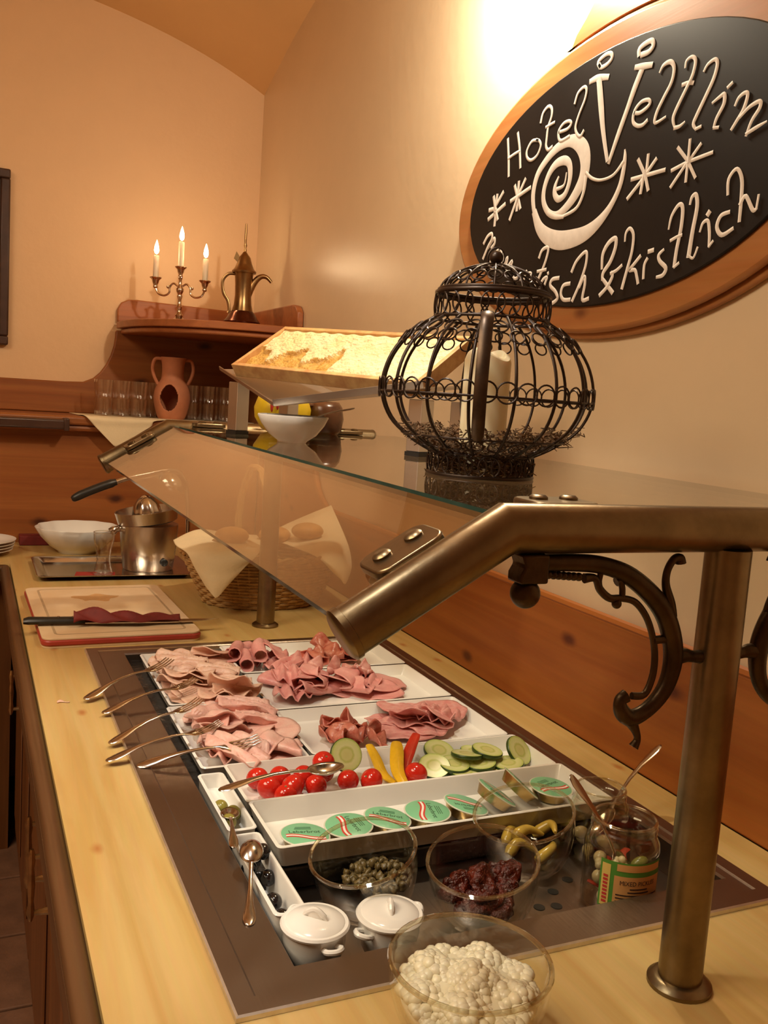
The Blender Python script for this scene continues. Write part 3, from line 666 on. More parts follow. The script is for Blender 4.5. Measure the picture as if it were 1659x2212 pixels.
def slice_mesh(name, mat, R, kind, seed, thick=0.0016):
    rnd = random.Random(seed); ph = [rnd.uniform(0, 6.28) for _ in range(6)]
    k1 = rnd.choice([3, 4, 5]); amp = {'ruffle': 0.007, 'fold': 0.003, 'roll': 0.0015, 'flat': 0.0014, 'crumple': 0.010, 'pleat': 0.002}[kind]
    f1 = rnd.uniform(-0.25, 0.2)*R; f2 = rnd.uniform(0.25, 0.55)*R
    rings, seg = 10, 36
    def fn(i, k):
        u = i/rings; a = 2*PI*k/seg
        r = R*u*(1+0.07*math.sin(2*a+ph[0])+0.05*math.sin(3*a+ph[1])+0.035*math.sin(7*a+ph[2]))
        x, y = r*math.cos(a), r*math.sin(a)*0.82
        z = amp*(u**1.4)*(math.sin(k1*a+ph[3])+0.5*math.sin((k1+2)*a+ph[4]))
        z += amp*0.5*math.sin(x*90+ph[5])*u
        if kind in ('fold', 'ruffle'):
            x, z = bend(x, z, f1, 0.0055, 2.75)
        if kind == 'crumple':
            x, z = bend(x, z, f1, 0.008, 2.4); y2, z = bend(y, z, 0.1*R, 0.008, 1.9); y = y2
        if kind == 'pleat':
            z += 0.0075*(1+math.sin(x*2*PI/0.034+ph[5]))*(0.75+0.25*math.cos(y*30)); x = x*0.66
        if kind == 'roll':
            x, z = bend(x, z, -0.4*R, 0.013, 8.2)
        return (x, y, max(z, -0.004))
    mb = MB(); vs = [(fn(0, 0))]; fs = []
    for i in range(1, rings+1):
        for k in range(seg): vs.append(fn(i, k))
    for k in range(seg): fs.append((0, 1+k, 1+(k+1) % seg))
    for i in range(1, rings):
        for k in range(seg): fs.append((1+(i-1)*seg+k, 1+i*seg+k, 1+i*seg+(k+1) % seg, 1+(i-1)*seg+(k+1) % seg))
    me = MB().add(vs, fs).mesh(name, [mat], 180)
    zs = min(v.co.z for v in me.vertices)
    for v in me.vertices: v.co.z -= zs
    return me
def heap(name, label, group, mat, spots, kinds, R, seed, z, dz, tilt=0.12, cat='cold cuts', nvar=5, yaw=None):
    meshes = [slice_mesh(name, mat, R*(0.9+0.05*i), kinds[i % len(kinds)], seed+i) for i in range(nvar)]
    rnd = random.Random(seed); xm = sorted(q[0] for q in spots)[len(spots)//2]
    for i, (x, y, h) in enumerate(spots):
        o = link(name, meshes[i % nvar], None, (x, y, z+h*dz), solid=0.0018)
        o.rotation_euler = (rnd.uniform(-tilt, tilt), rnd.uniform(-tilt, tilt), rnd.uniform(0, 6.28) if yaw is None else yaw+rnd.uniform(-0.35, 0.35))
        sd = 'left' if x < xm else 'right'; ly = 'upper' if h >= 1 else 'lower'
        rk = sum(1 for (a, b, c) in spots if (a < xm) == (x < xm) and (c >= 1) == (h >= 1) and b > y)
        tag(o, '%s, %s %s layer, %s from the back' % (label, sd, ly, ORD[rk]), cat, group)
ORD = ['first', 'second', 'third', 'fourth', 'fifth', 'sixth', 'seventh', 'eighth', 'ninth', 'tenth', 'eleventh', 'twelfth']
def spots(x0, x1, y0, y1, nx, ny, seed, jit=0.012, stack=1):
    rnd = random.Random(seed); out = []
    for s in range(stack):
        for j in range(ny):
            for i in range(nx):
                out.append((x0+(x1-x0)*((i+0.5*(s % 2)*0.5)/max(nx-1, 1) if nx > 1 else 0.5)+rnd.uniform(-jit, jit), y1-(y1-y0)*(j/max(ny-1, 1))+rnd.uniform(-jit, jit), s+0.35*((i+j) % 2)))
    return out
ZP = ZF+0.006
heap('turkey_slice', 'pale turkey slice', 'turkey slices', M['turkey'], spots(0.372, 0.425, 1.555, 1.762, 2, 5, 1, 0.008, 2), ['pleat', 'fold', 'pleat', 'flat', 'ruffle'], 0.055, 10, ZP+0.002, 0.012, 0.14, yaw=1.2)
heap('ham_slice', 'light pink ham slice under the forks', 'light ham slices', M['turkey_rim'], spots(0.362, 0.420, 1.285, 1.455, 2, 4, 2, 0.010, 2), ['ruffle', 'pleat', 'fold', 'flat', 'pleat'], 0.056, 20, ZP+0.002, 0.012, 0.2)
heap('ham_roll', 'rolled pink ham slice', 'rolled ham slices', M['ham'], [(0.530, 1.790, 0), (0.570, 1.770, 0), (0.53, 1.725, 0.1), (0.605, 1.765, 0), (0.585, 1.715, 0.1), (0.560, 1.740, 1.2), (0.635, 1.73, 0.2), (0.520, 1.755, 1.1)], ['roll', 'pleat', 'roll', 'fold', 'pleat'], 0.058, 30, ZP+0.003, 0.014, 0.12, yaw=-0.5)
heap('smoked_bacon_slice', 'curled smoked bacon slice', 'smoked bacon slices', M['bacon'], [(0.665, 1.76, 0), (0.70, 1.745, 0), (0.73, 1.765, 0), (0.755, 1.74, 0), (0.69, 1.775, 1), (0.735, 1.74, 1), (0.675, 1.73, 0.6)], ['crumple', 'ruffle', 'pleat'], 0.038, 40, ZP+0.003, 0.011, 0.3)
heap('ham_slice', 'folded pink ham slice', 'pink ham slices', M['ham'], [(0.535, 1.60, 0), (0.545, 1.540, 0), (0.59, 1.59, 0.2), (0.60, 1.53, 0.1), (0.65, 1.585, 0), (0.655, 1.535, 0.2), (0.70, 1.58, 0), (0.71, 1.545, 0), (0.565, 1.570, 1.0), (0.62, 1.555, 1.2), (0.675, 1.56, 1.0), (0.565, 1.61, 1.1), (0.735, 1.565, 0.4)], ['fold', 'pleat', 'flat', 'ruffle', 'fold'], 0.056, 50, ZP+0.003, 0.012, 0.16)
heap('bacon_slice', 'crumpled fried bacon slice', 'fried bacon slices', M['bacon'], [(0.535, 1.335, 0), (0.555, 1.355, 0.3), (0.575, 1.325, 0.2), (0.55, 1.315, 1.1), (0.57, 1.345, 1.3), (0.60, 1.30, 0.1), (0.535, 1.30, 0.3)], ['crumple', 'ruffle', 'pleat'], 0.038, 60, ZP+0.003, 0.009, 0.3)
heap('sausage_slice', 'mottled pink sausage slice', 'mottled sausage slices', M['ham_mottled'], [(0.67, 1.38, 0), (0.70, 1.36, 0.5), (0.73, 1.385, 0.9), (0.755, 1.36, 0.7), (0.675, 1.33, 0.6), (0.715, 1.325, 1.1), (0.755, 1.325, 1.3), (0.70, 1.395, 1.5), (0.735, 1.345, 1.9), (0.765, 1.385, 1.2)], ['flat', 'fold', 'flat', 'pleat', 'flat'], 0.050, 70, ZP+0.003, 0.007, 0.10)
heap('smoked_ham_slice', 'small smoked slice on the pink ham', 'smoked ham pieces', M['smoked'], [(0.655, 1.60, 1.1), (0.69, 1.605, 1.0), (0.72, 1.60, 0.5), (0.62, 1.605, 1.3)], ['crumple', 'ruffle'], 0.032, 80, ZP+0.006, 0.011, 0.3)
# ================================================================ VEGETABLES
M['tomato'] = plain('glossy red tomato skin', (0.62, 0.022, 0.012), 0.14, spec=0.6, var=0.15, scale=20, sss=0.05)
M['stem'] = plain('tomato stem scar', (0.20, 0.16, 0.05), 0.6, var=0.2)
tom = MB()
prof = [(0.0001, -0.0150)]+[(0.0165*math.sin(PI*k/14), -0.0150*math.cos(PI*k/14)) for k in range(1, 14)]+[(0.0022, 0.0140), (0.0001, 0.0135)]
tom_me = tom.lathe(prof, 24).mesh('cherry_tomato', [M['tomato']], 180)
scar_me = MB().capped([(0.0018, 0.0135), (0.0014, 0.0145)], 8).mesh('stem_scar', [M['stem']], 60)
TOM = [(0.375, 1.188, 0), (0.407, 1.183, 0), (0.4405, 1.179, 0), (0.474, 1.187, 0), (0.3815, 1.154, 0), (0.414, 1.149, 0), (0.447, 1.1445, 0), (0.497, 1.148, 0), (0.530, 1.140, 0), (0.604, 1.145, 0), (0.4635, 1.162, 0.0245), (0.396, 1.124, 0)]
TLAB = ['at the far left end of the tomato cluster', 'second in the back row of the tomato cluster', 'third in the back row of the tomato cluster', 'at the right end of the back row in the cluster', 'in the left front of the cluster below the spoon', 'in the front row beside the spoon handle', 'in the front row just behind the spoon neck', 'touching the spoon bowl tip', 'standing alone to the right of the spoon', 'leaning against the red pepper strip', 'perched on top of the tomato cluster', 'half hidden under the spoon handle']
for i, (x, y, h) in enumerate(TOM):
    o = link('cherry_tomato', tom_me, None, (x, y, ZP+0.0140+h)); s = 0.92+0.16*random.random(); o.scale = (s, s, 1.0)
    o.rotation_euler = (random.uniform(-0.8, 0.8), random.uniform(-0.8, 0.8), random.uniform(0, 6))
    link('stem_scar', scar_me, o); tag(o, 'red cherry tomato '+TLAB[i], 'tomato', 'cherry tomatoes on the vegetable platter')
# cucumber
def cuc_mat():
    m, nt, b = new_mat('cucumber flesh'); b.inputs['Roughness'].default_value = 0.25
    tc = N(nt, 'ShaderNodeTexCoord'); sp = N(nt, 'ShaderNodeSeparateXYZ'); L(nt, tc.outputs['Object'], sp.inputs[0])
    a = N(nt, 'ShaderNodeMath', _operation='POWER'); a.inputs[1].default_value = 2; L(nt, sp.outputs[0], a.inputs[0])
    c = N(nt, 'ShaderNodeMath', _operation='POWER'); c.inputs[1].default_value = 2; L(nt, sp.outputs[1], c.inputs[0])
    d = N(nt, 'ShaderNodeMath', _operation='ADD'); L(nt, a.outputs[0], d.inputs[0]); L(nt, c.outputs[0], d.inputs[1])
    e = N(nt, 'ShaderNodeMath', _operation='SQRT'); L(nt, d.outputs[0], e.inputs[0])
    f = N(nt, 'ShaderNodeMath', _operation='MULTIPLY'); f.inputs[1].default_value = 1/0.0245; L(nt, e.outputs[0], f.inputs[0])
    no = N(nt, 'ShaderNodeTexNoise', Scale=180.0, Detail=3.0); L(nt, tc.outputs['Object'], no.inputs['Vector'])
    g = N(nt, 'ShaderNodeMath', _operation='MULTIPLY_ADD'); g.inputs[1].default_value = 0.14; L(nt, no.outputs['Fac'], g.inputs[0]); L(nt, f.outputs[0], g.inputs[2])
    rp = N(nt, 'ShaderNodeValToRGB'); el = rp.color_ramp.elements
    el[0].position = 0.0; el[0].color = (0.55, 0.52, 0.20, 1); el[1].position = 1.0; el[1].color = (0.42, 0.50, 0.13, 1)
    for p, cc in ((0.38, (0.56, 0.55, 0.22, 1)), (0.5, (0.44, 0.48, 0.13, 1)), (0.62, (0.62, 0.62, 0.30, 1)), (0.92, (0.56, 0.60, 0.24, 1))):
        q = el.new(p); q.color = cc
    L(nt, g.outputs[0], rp.inputs[0]); L(nt, rp.outputs[0], b.inputs['Base Color'])
    b.inputs['Subsurface Weight'].default_value = 0.1; b.inputs['Subsurface Radius'].default_value = (0.006, 0.006, 0.002)
    return m
M['cuc'] = cuc_mat(); M['cuc_skin'] = plain('dark green cucumber skin', (0.035, 0.075, 0.012), 0.3, var=0.5, scale=150)
cme = MB().capped([(0.0235, 0.0), (0.0238, 0.006)], 32).mesh('flesh', [M['cuc']], 30)
sme = MB().lathe([(0.0236, 0.0002), (0.0246, 0.0008), (0.0248, 0.003), (0.0246, 0.0052), (0.0236, 0.0060)], 32).mesh('skin', [M['cuc_skin']], 60)
CUC = [(0.690, 1.150, 0.000, 0, 0, 'lying at the bottom left of the cucumber pile'), (0.728, 1.135, 0.000, 0, 0, 'lying at the bottom front of the cucumber pile'), (0.745, 1.180, 0.000, 0, 0, 'lying at the bottom back of the cucumber pile'), (0.680, 1.168, 0.0068, 0.1, -0.1, 'at the left of the pile, on the second layer'), (0.765, 1.148, 0.0066, -0.08, 0.1, 'at the right of the pile, on the second layer'), (0.722, 1.160, 0.0070, 0.1, 0.05, 'in the middle layer at the front of the pile'), (0.733, 1.196, 0.0090, 0.12, 0.05, 'behind the pile on its second layer'), (0.706, 1.176, 0.0165, 0.16, -0.06, 'on the third layer at the left of the pile'), (0.742, 1.176, 0.0190, 0.1, 0.1, 'topmost on the cucumber pile'), (0.794, 1.170, 0.0180, 0.75, 0.45, 'leaning upright on the right side of the pile'), (0.648, 1.172, 0.0060, 0.4, -0.2, 'thin one lying left of the pile beside the lone tomato'), (0.507, 1.188, 0.0345, 1.05, 0.05, 'standing upright behind the tomato cluster'), (0.676, 1.212, 0.0120, 0.35, 0.0, 'partly hidden at the back of the pile below the sausage')]
for x, y, h, rx, ry, lb in CUC:
    o = link('cucumber_slice', cme, None, (x, y, ZP+h)); o.rotation_euler = (rx, ry, random.uniform(0, 6) if rx < 0.3 else 0); link('skin', sme, o)
    tag(o, 'cucumber slice '+lb, 'cucumber', 'cucumber slices on the vegetable platter')
# pepper strips
def pepper(path, w, mat, label):
    P = cr(path, 6); b = P[0]; mb = MB(); n = len(P)
    mb.tube([p-b for p in P], [w*(0.55+0.45*math.sin(PI*min(1, (i+2)/(n+1))))for i in range(n)], 10, flat=0.42)
    o = mb.build('pepper_strip', mat, None, loc=b); tag(o, label, 'pepper', 'pepper strips'); return o
M['pep_y'] = plain('yellow pepper', (0.78, 0.46, 0.02), 0.2, var=0.2, scale=40, sss=0.1)
M['pep_r'] = plain('red pepper', (0.55, 0.035, 0.015), 0.2, var=0.3, scale=40, sss=0.05)
pepper([(0.562, 1.226, ZP+0.030), (0.560, 1.195, ZP+0.022), (0.560, 1.165, ZP+0.009), (0.568, 1.140, ZP+0.005)], 0.0085, M['pep_y'], 'slender yellow pepper strip nearest the standing cucumber slice')
pepper([(0.603, 1.215, ZP+0.034), (0.592, 1.190, ZP+0.031), (0.578, 1.155, ZP+0.017), (0.576, 1.122, ZP+0.007)], 0.011, M['pep_y'], 'broad yellow pepper strip between the other two strips')
pepper([(0.635, 1.212, ZP+0.046), (0.617, 1.195, ZP+0.030), (0.596, 1.168, ZP+0.014), (0.588, 1.138, ZP+0.006)], 0.0095, M['pep_r'], 'red pepper strip rising behind the lone tomato')
# ================================================================ SPREAD TINS
M['gold'] = plain('gold lacquered tin', (0.55, 0.38, 0.16), 0.28, 1.0, var=0.2, scale=30)
M['lid_green'] = plain('mint green foil lid', (0.20, 0.52, 0.30), 0.32, var=0.06, scale=20, spec=0.5)
M['lid_rim'] = plain('pale lid rim', (0.62, 0.62, 0.52), 0.3, var=0.05)
M['print_red'] = plain('red print', (0.62, 0.05, 0.04), 0.4, var=0.1); M['print_white'] = plain('white print', (0.85, 0.82, 0.76), 0.4, var=0.03)
M['print_dark'] = plain('dark green print', (0.02, 0.07, 0.03), 0.5, var=0.1)
RTN = 0.0315
cup_me = MB().capped([(0.022, 0.0), (0.0235, 0.0005), (RTN-0.003, 0.0125), (RTN-0.0025, 0.0142)], 32).mesh('cup', [M['gold']], 40)
rim_me = MB().capped([(RTN-0.0025, 0.0142), (RTN, 0.0144), (RTN+0.0003, 0.0152), (RTN-0.001, 0.0158)], 36).mesh('rim', [M['lid_rim']], 40)
lid_me = MB().capped([(RTN-0.0015, 0.0158), (RTN-0.002, 0.0161)], 36).mesh('lid', [M['lid_green']], 40)
def wave(u): return -0.0085-0.005*math.sin(u*PI*0.9) if u < 0 else -0.0085-0.005*math.sin(u*PI*0.9)
def band(o0, o1, h):
    pts = []; n = 20; mb = MB(); vs = []; fs = []
    for i in range(n+1):
        x = -0.0245+0.049*i/n; y = -0.007-0.0045*math.sin(x/0.0245*2.2)
        for o in (o0, o1):
            yy = y+o; lim = math.sqrt(max(0, (RTN-0.002)**2-x*x)); vs.append((x, max(-lim, min(lim, yy)), h))
        if i: fs.append((2*i-2, 2*i, 2*i+1, 2*i-1))
    return mb.add(vs, fs)
sr_me = band(-0.0040, 0.0040, 0.01625).mesh('red_stripe', [M['print_red']], 0)
sw_me = band(-0.0015, 0.0015, 0.01635).mesh('white_stripe', [M['print_white']], 0)
tv, tf = text_geo('Leberbrot', 0.0098)
txt_me = MB().add([(x*1.0, y+0.006, 0.0163) for x, y, z in tv], tf).mesh('lettering', [M['print_dark']], 0)
mb = MB()
for k in range(3): mb.box(-0.012+0.001*k, 0.010, 0.0125+0.0026*k, 0.0132+0.0026*k, 0.0160, 0.0163)
fine_me = mb.mesh('fine_print', [M['print_dark']], 0)
TIN = [(0.384, 1.012, 0.000, 0.05, 0.05, -0.15, 'nearest the left end of the platter'), (0.446, 1.018, 0.003, 0.12, -0.05, -1.5, 'second from the left end, behind the caper bowl'), (0.500, 1.022, 0.004, 0.15, 0.1, -0.4, 'third from the left end, seen through the caper bowl'), (0.562, 1.026, 0.003, 0.16, 0.0, -1.75, 'fourth from the left end, its stripe upright'), (0.620, 1.030, 0.003, 0.14, 0.22, 3.0, 'fifth from the left end, its print upside down'), (0.670, 1.040, 0.010, 0.3, 0.55, 2.4, 'sixth from the left end, tipped on its neighbour'), (0.712, 1.048, 0.017, 0.4, 0.70, 2.2, 'seventh from the left end, tipped up steeply'), (0.772, 1.046, 0.004, 0.25, 0.05, 0.3, 'at the right end of the platter behind the jar')]
ZG = ZF+0.0045
for x, y, h, rx, ry, rz, lb in TIN:
    rx *= 0.25; h = h*0.55 if abs(ry) < 0.3 else h
    t = thing('spread_tin', 'green-lidded round tin '+lb, 'tin', (x, y, ZG+h), (rx, ry, 0), 'liver spread tins'); 
    q = Matrix.Rotation(ry, 4, 'Y') @ Matrix.Rotation(rx, 4, 'X') @ Matrix.Rotation(rz, 4, 'Z'); t.rotation_euler = q.to_euler()
    link('cup', cup_me, t); link('rim', rim_me, t); l = link('lid', lid_me, t)
    for nm, me in (('red_stripe', sr_me), ('white_stripe', sw_me), ('lettering', txt_me), ('fine_print', fine_me)): link(nm, me, l)
# ================================================================ CUTLERY
def loft(st, seg=10):
    """stations (x, half width, half thick, z) -> rounded bar along X"""
    mb = MB(); vs = []; fs = []; n = len(st)
    for x, w, h, z in st:
        for k in range(seg):
            a = 2*PI*k/seg; vs.append((x, w*math.cos(a), z+h*math.sin(a)))
    for i in range(n-1):
        for k in range(seg): fs.append((i*seg+k, i*seg+(k+1) % seg, (i+1)*seg+(k+1) % seg, (i+1)*seg+k))
    fs.append(tuple(range(seg))[::-1]); fs.append(tuple((n-1)*seg+k for k in range(seg)))
    return mb.add(vs, fs)
H_ST = [(0.0, 0.003, 0.0012, 0.001), (0.004, 0.0068, 0.0018, 0.0012), (0.014, 0.0092, 0.0021, 0.002), (0.028, 0.0088, 0.0021, 0.004), (0.05, 0.0056, 0.0020, 0.007), (0.08, 0.0036, 0.0021, 0.0085), (0.11, 0.0030, 0.0022, 0.0070), (0.128, 0.0034, 0.0020, 0.0040)]
fk_handle = loft(H_ST+[(0.136, 0.0062, 0.0016, 0.0022), (0.143, 0.0108, 0.0013, 0.0008), (0.152, 0.0120, 0.0012, 0.0002)]).mesh('handle', [M['cutlery']], 60)
tine_me = MB().tube(cr([(0.150, 0, 0.0002), (0.165, 0, 0.0), (0.180, 0, 0.0018), (0.194, 0, 0.0055)], 4), [0.0016]*8+[0.0014]*3+[0.0011]*2, 6).mesh('tine', [M['cutlery']], 60)
sp_handle = loft(H_ST+[(0.134, 0.0036, 0.0017, 0.0030)]).mesh('handle', [M['cutlery']], 60)
def spoon_bowl(L0=0.132, Ln=0.056, Wd=0.0185, dp=0.010):
    def f(u, v):
        a = u*2*PI; r = v; x = L0+Ln/2+Ln/2*r*math.cos(a)*-1; w = Wd*(1+0.18*math.cos(a)*-1*-1*0.5)
        return (x, w*r*math.sin(a), 0.0030-dp*(1-r*r)+0.0015*(1-math.cos(a)*-1)*0.0)
    return MB().grid(f, 28, 7)
sb_me = spoon_bowl().mesh('bowl', [M['cutlery']], 180)
def place(t, p0, p1, roll=0.0, length=0.19):
    a, b = Vector(p0), Vector(p1); d = b-a; s = d.length/length; x = d.normalized(); y = Vector((0, 0, 1)).cross(x).normalized(); z = x.cross(y)
    m = Matrix((x, y, z)).transposed().to_4x4() @ Matrix.Rotation(roll, 4, 'X') @ Matrix.Scale(s, 4); m.translation = a; t.matrix_world = m
def fork(p0, p1, label, roll=0.0):
    t = thing('fork', label, 'fork', group='serving forks'); link('handle', fk_handle, t)
    for y in (-0.0096, -0.0033, 0.0033, 0.0096): link('tine', tine_me, t, (0, y, 0))
    place(t, p0, p1, roll, 0.194)
def spoon(p0, p1, label, roll=0.0, group=None):
    t = thing('spoon', label, 'spoon', group=group); link('handle', sp_handle, t); link('bowl', sb_me, t, solid=0.0013); place(t, p0, p1, roll, 0.188)
fork((0.183, 1.575, 0.9065), (0.350, 1.690, 0.930), 'steel fork farthest from the tomatoes, head in the turkey')
fork((0.203, 1.500, 0.9065), (0.372, 1.566, 0.930), 'steel fork with its head at the front of the turkey platter')
fork((0.196, 1.365, 0.907), (0.352, 1.446, 0.934), 'steel fork in the middle of the five, tines in pink ham')
fork((0.183, 1.300, 0.907), (0.358, 1.330, 0.936), 'steel fork second nearest the tomatoes, tines spread over the ham')
fork((0.222, 1.272, 0.9065), (0.402, 1.272, 0.928), 'steel fork nearest the tomatoes, pointing at the platter edge', 0.3)
spoon((0.296, 1.098, 0.937), (0.474, 1.115, 0.944), 'steel spoon lying across the cherry tomatoes')
spoon((0.2872, 0.985, 0.9165), (0.311, 1.10, 0.9105), 'steel spoon in the dish of green olives')
spoon((0.2665, 0.846, 0.9055), (0.305, 0.975, 0.932), 'steel spoon resting on the dish of black olives', 3.14)
# butter knife on the tin platter
t = thing('butter_knife', 'steel butter knife lying in front of the spread tins', 'knife', (0.46, 0.9905, ZG+0.0045), (0, 0.02, 0.06))
loft([(0.0, 0.004, 0.003, 0), (0.02, 0.006, 0.003, 0), (0.09, 0.004, 0.0025, 0)], 8).build('handle', M['cutlery'], t)
loft([(0.09, 0.005, 0.0012, 0), (0.11, 0.008, 0.0009, 0), (0.17, 0.008, 0.0008, 0), (0.19, 0.003, 0.0006, 0)], 8).build('blade', M['cutlery'], t)
# olives
M['olive_g'] = plain('green olive', (0.30, 0.26, 0.05), 0.22, var=0.3, scale=60); M['olive_b'] = plain('black olive', (0.010, 0.009, 0.010), 0.12, spec=0.7, var=0.2)
og = MB().sphere((0, 0, 0), 0.0100, 16, 10, sc=(1, 1.2, 1)).mesh('olive', [M['olive_g']], 180); ob_ = MB().sphere((0, 0, 0), 0.0092, 16, 10, sc=(1, 1.2, 1)).mesh('olive', [M['olive_b']], 180)
for x, y, z, lb in ((0.306, 1.122, 0.0155, 'farthest in its narrow dish'), (0.3175, 1.102, 0.0155, 'second in its narrow dish'), (0.306, 1.080, 0.0155, 'at the front beside the spoon')):
    tag(link('olive', og, None, (x, y, ZF+z)), 'green olive '+lb, 'olive', 'green olives')
for x, y, z, lb in ((0.320, 1.010, 0.0, 'farthest back against the dish wall'), (0.305, 1.000, 0.004, 'left of the farthest one'), (0.3035, 0.975, 0.004, 'just behind the resting spoon'), (0.322, 0.983, 0.018, 'sitting on top of the back cluster'), (0.320, 0.955, 0.0, 'under the spoon bowl'), (0.312, 0.905, 0.0, 'in the middle of the dish near the spoon neck'), (0.312, 0.872, 0.0, 'alone at the near end of the dish')):
    tag(link('olive', ob_, None, (x, y, 0.8585+0.032+z)), 'black olive '+lb, 'olive', 'black olives')
# ================================================================ GLASS BOWLS
def gbowl(loc, r, h, tilt, label, foot=0.5, cat='bowl', mat='glass'):
    t = thing('glass_bowl', label, cat, loc, tilt)
    prof_o = [(0.0002, 0.0), (r*foot, 0.0), (r*foot*1.18, 0.004)]
    n = 9
    for k in range(1, n+1):
        u = k/n; prof_o.append((r*(foot*1.18+(1-foot*1.18)*math.sin(u*PI/2)), 0.004+(h-0.004)*(1-math.cos(u*PI/2))**0.85))
    prof_i = [(max(0.0002, a-0.003), b+0.003 if b < h*0.6 else b) for a, b in prof_o[::-1]]
    MB().lathe(prof_o+prof_i, 48).build('wall', M[mat], t, 60)
    MB().tube([(r*math.cos(a)-0.0015*math.cos(a), r*math.sin(a)-0.0015*math.sin(a), h) for a in [2*PI*k/48 for k in range(48)]], 0.0024, 8, closed=True).build('rim', M['glass_rim'], t)
    return t
M['glass_rim'] = glass('thick glass rim', (0.90, 0.89, 0.80), 0.14, 0.03, 2.5)
gbowl((0.434, 0.907, 0.8625), 0.0625, 0.076, (0.06, -0.26, 0), 'tilted glass bowl of capers in the cold well')
gbowl((0.549, 0.843, 0.8640), 0.0640, 0.079, (0.10, -0.20, 0), 'tilted glass bowl of sun-dried tomatoes in the cold well')
gbowl((0.668, 0.935, 0.8625), 0.0650, 0.078, (0.06, -0.24, 0), 'tilted glass bowl of yellow pickled peppers in the cold well')
gbowl((0.400, 0.632, Z0+0.0005), 0.0715, 0.073, (0, 0, 0), 'clear glass bowl of cottage cheese on the worktop', 0.5)
# capers
M['caper'] = plain('olive green caper', (0.15, 0.105, 0.035), 0.4, col2=(0.06, 0.042, 0.015), scale=120)
cap_me = []
for v in range(3):
    rnd = random.Random(100+v); mb = MB().sphere((0, 0, 0), 0.0050, 10, 7, sc=(1, 1.3, 0.75)); mb.v = [tuple(c*rnd.uniform(0.72, 1.22) for c in p) for p in mb.v]; cap_me.append(mb.mesh('caper', [M['caper']], 180))
rnd = random.Random(5)
for k in range(130):
    a = rnd.uniform(0, 2*PI); q = math.sqrt(rnd.random()); x = 0.445+0.040*q*math.cos(a); y = 0.921+0.034*q*math.sin(a)
    o = link('caper', cap_me[k % 3], None, (x, y, 0.8765+0.026*(1-q*0.75)*rnd.random()+0.010*q)); o.rotation_euler = (rnd.uniform(0, 6), rnd.uniform(0, 6), rnd.uniform(0, 6))
    tag(o, 'tiny olive-green caper in the tilted glass bowl', 'caper', 'capers in the glass bowl')
# sun-dried tomatoes
M['sdt'] = plain('oily dark red dried tomato', (0.11, 0.012, 0.004), 0.2, spec=0.45, col2=(0.035, 0.005, 0.003), scale=70, bump=0.8, bscale=140)
for i, (x, y, z, lx, rz, lb) in enumerate([(0.522, 0.868, 0.893, 0.026, 0.2, 'at the left of the bowl'), (0.583, 0.872, 0.896, 0.027, -0.4, 'at the right of the bowl'), (0.553, 0.866, 0.888, 0.030, 0.1, 'in the middle at the back'), (0.535, 0.838, 0.886, 0.030, -0.3, 'at the front left'), (0.562, 0.832, 0.887, 0.026, 0.6, 'at the front right'), (0.545, 0.850, 0.903, 0.028, 1.0, 'lying on top of the others'), (0.583, 0.852, 0.902, 0.022, 0.5, 'small one at the right edge')]):
    rnd = random.Random(200+i); mb = MB().sphere((0, 0, 0), lx, 36, 24, sc=(1, 0.62, 0.34))
    f = [rnd.uniform(40, 160) for _ in range(6)]
    mb.v = [(p[0]+0.003*math.sin(f[0]*p[1]+f[1]*p[2]), p[1]+0.003*math.sin(f[2]*p[0])+0.0015*math.sin(420*p[0]), p[2]+0.0035*math.sin(f[3]*p[0]+f[4]*p[1])+0.0022*math.sin(330*p[1]+2*f[5]*p[0])+0.0015*math.sin(500*p[0]+100*p[1])) for p in mb.v]
    o = mb.build('dried_tomato', M['sdt'], None, 180, loc=(x, y, z)); o.rotation_euler = (0.15, -0.2, rz); tag(o, 'dark sun-dried tomato '+lb, 'dried tomato', 'sun-dried tomatoes')
# pickled peppers
M['pepin'] = plain('yellow pickled pepper', (0.55, 0.37, 0.06), 0.22, var=0.3, scale=40, sss=0.1)
for i, (a, b, c, lb) in enumerate([((0.640, 0.950, 0.886), (0.655, 0.965, 0.897), (0.675, 0.968, 0.887), 'at the back of the glass bowl'), ((0.690, 0.962, 0.887), (0.708, 0.950, 0.905), (0.700, 0.928, 0.905), 'curling up at the right side'), ((0.628, 0.925, 0.886), (0.650, 0.935, 0.896), (0.672, 0.925, 0.884), 'at the left of the bowl'), ((0.660, 0.908, 0.882), (0.684, 0.912, 0.893), (0.700, 0.930, 0.890), 'at the front of the bowl'), ((0.645, 0.940, 0.901), (0.668, 0.945, 0.906), (0.690, 0.940, 0.898), 'lying across the others')]):
    P = cr([a, b, c], 8); n = len(P)
    o = MB().tube([p-P[0] for p in P], [0.0085*(1-0.75*(k/(n-1))**1.5)*(0.6+0.4*min(1, k/3)) for k in range(n)], 10).build('pickled_pepper', M['pepin'], None, loc=P[0]); tag(o, 'yellow pickled pepper '+lb, 'pickled pepper', 'pickled peppers')
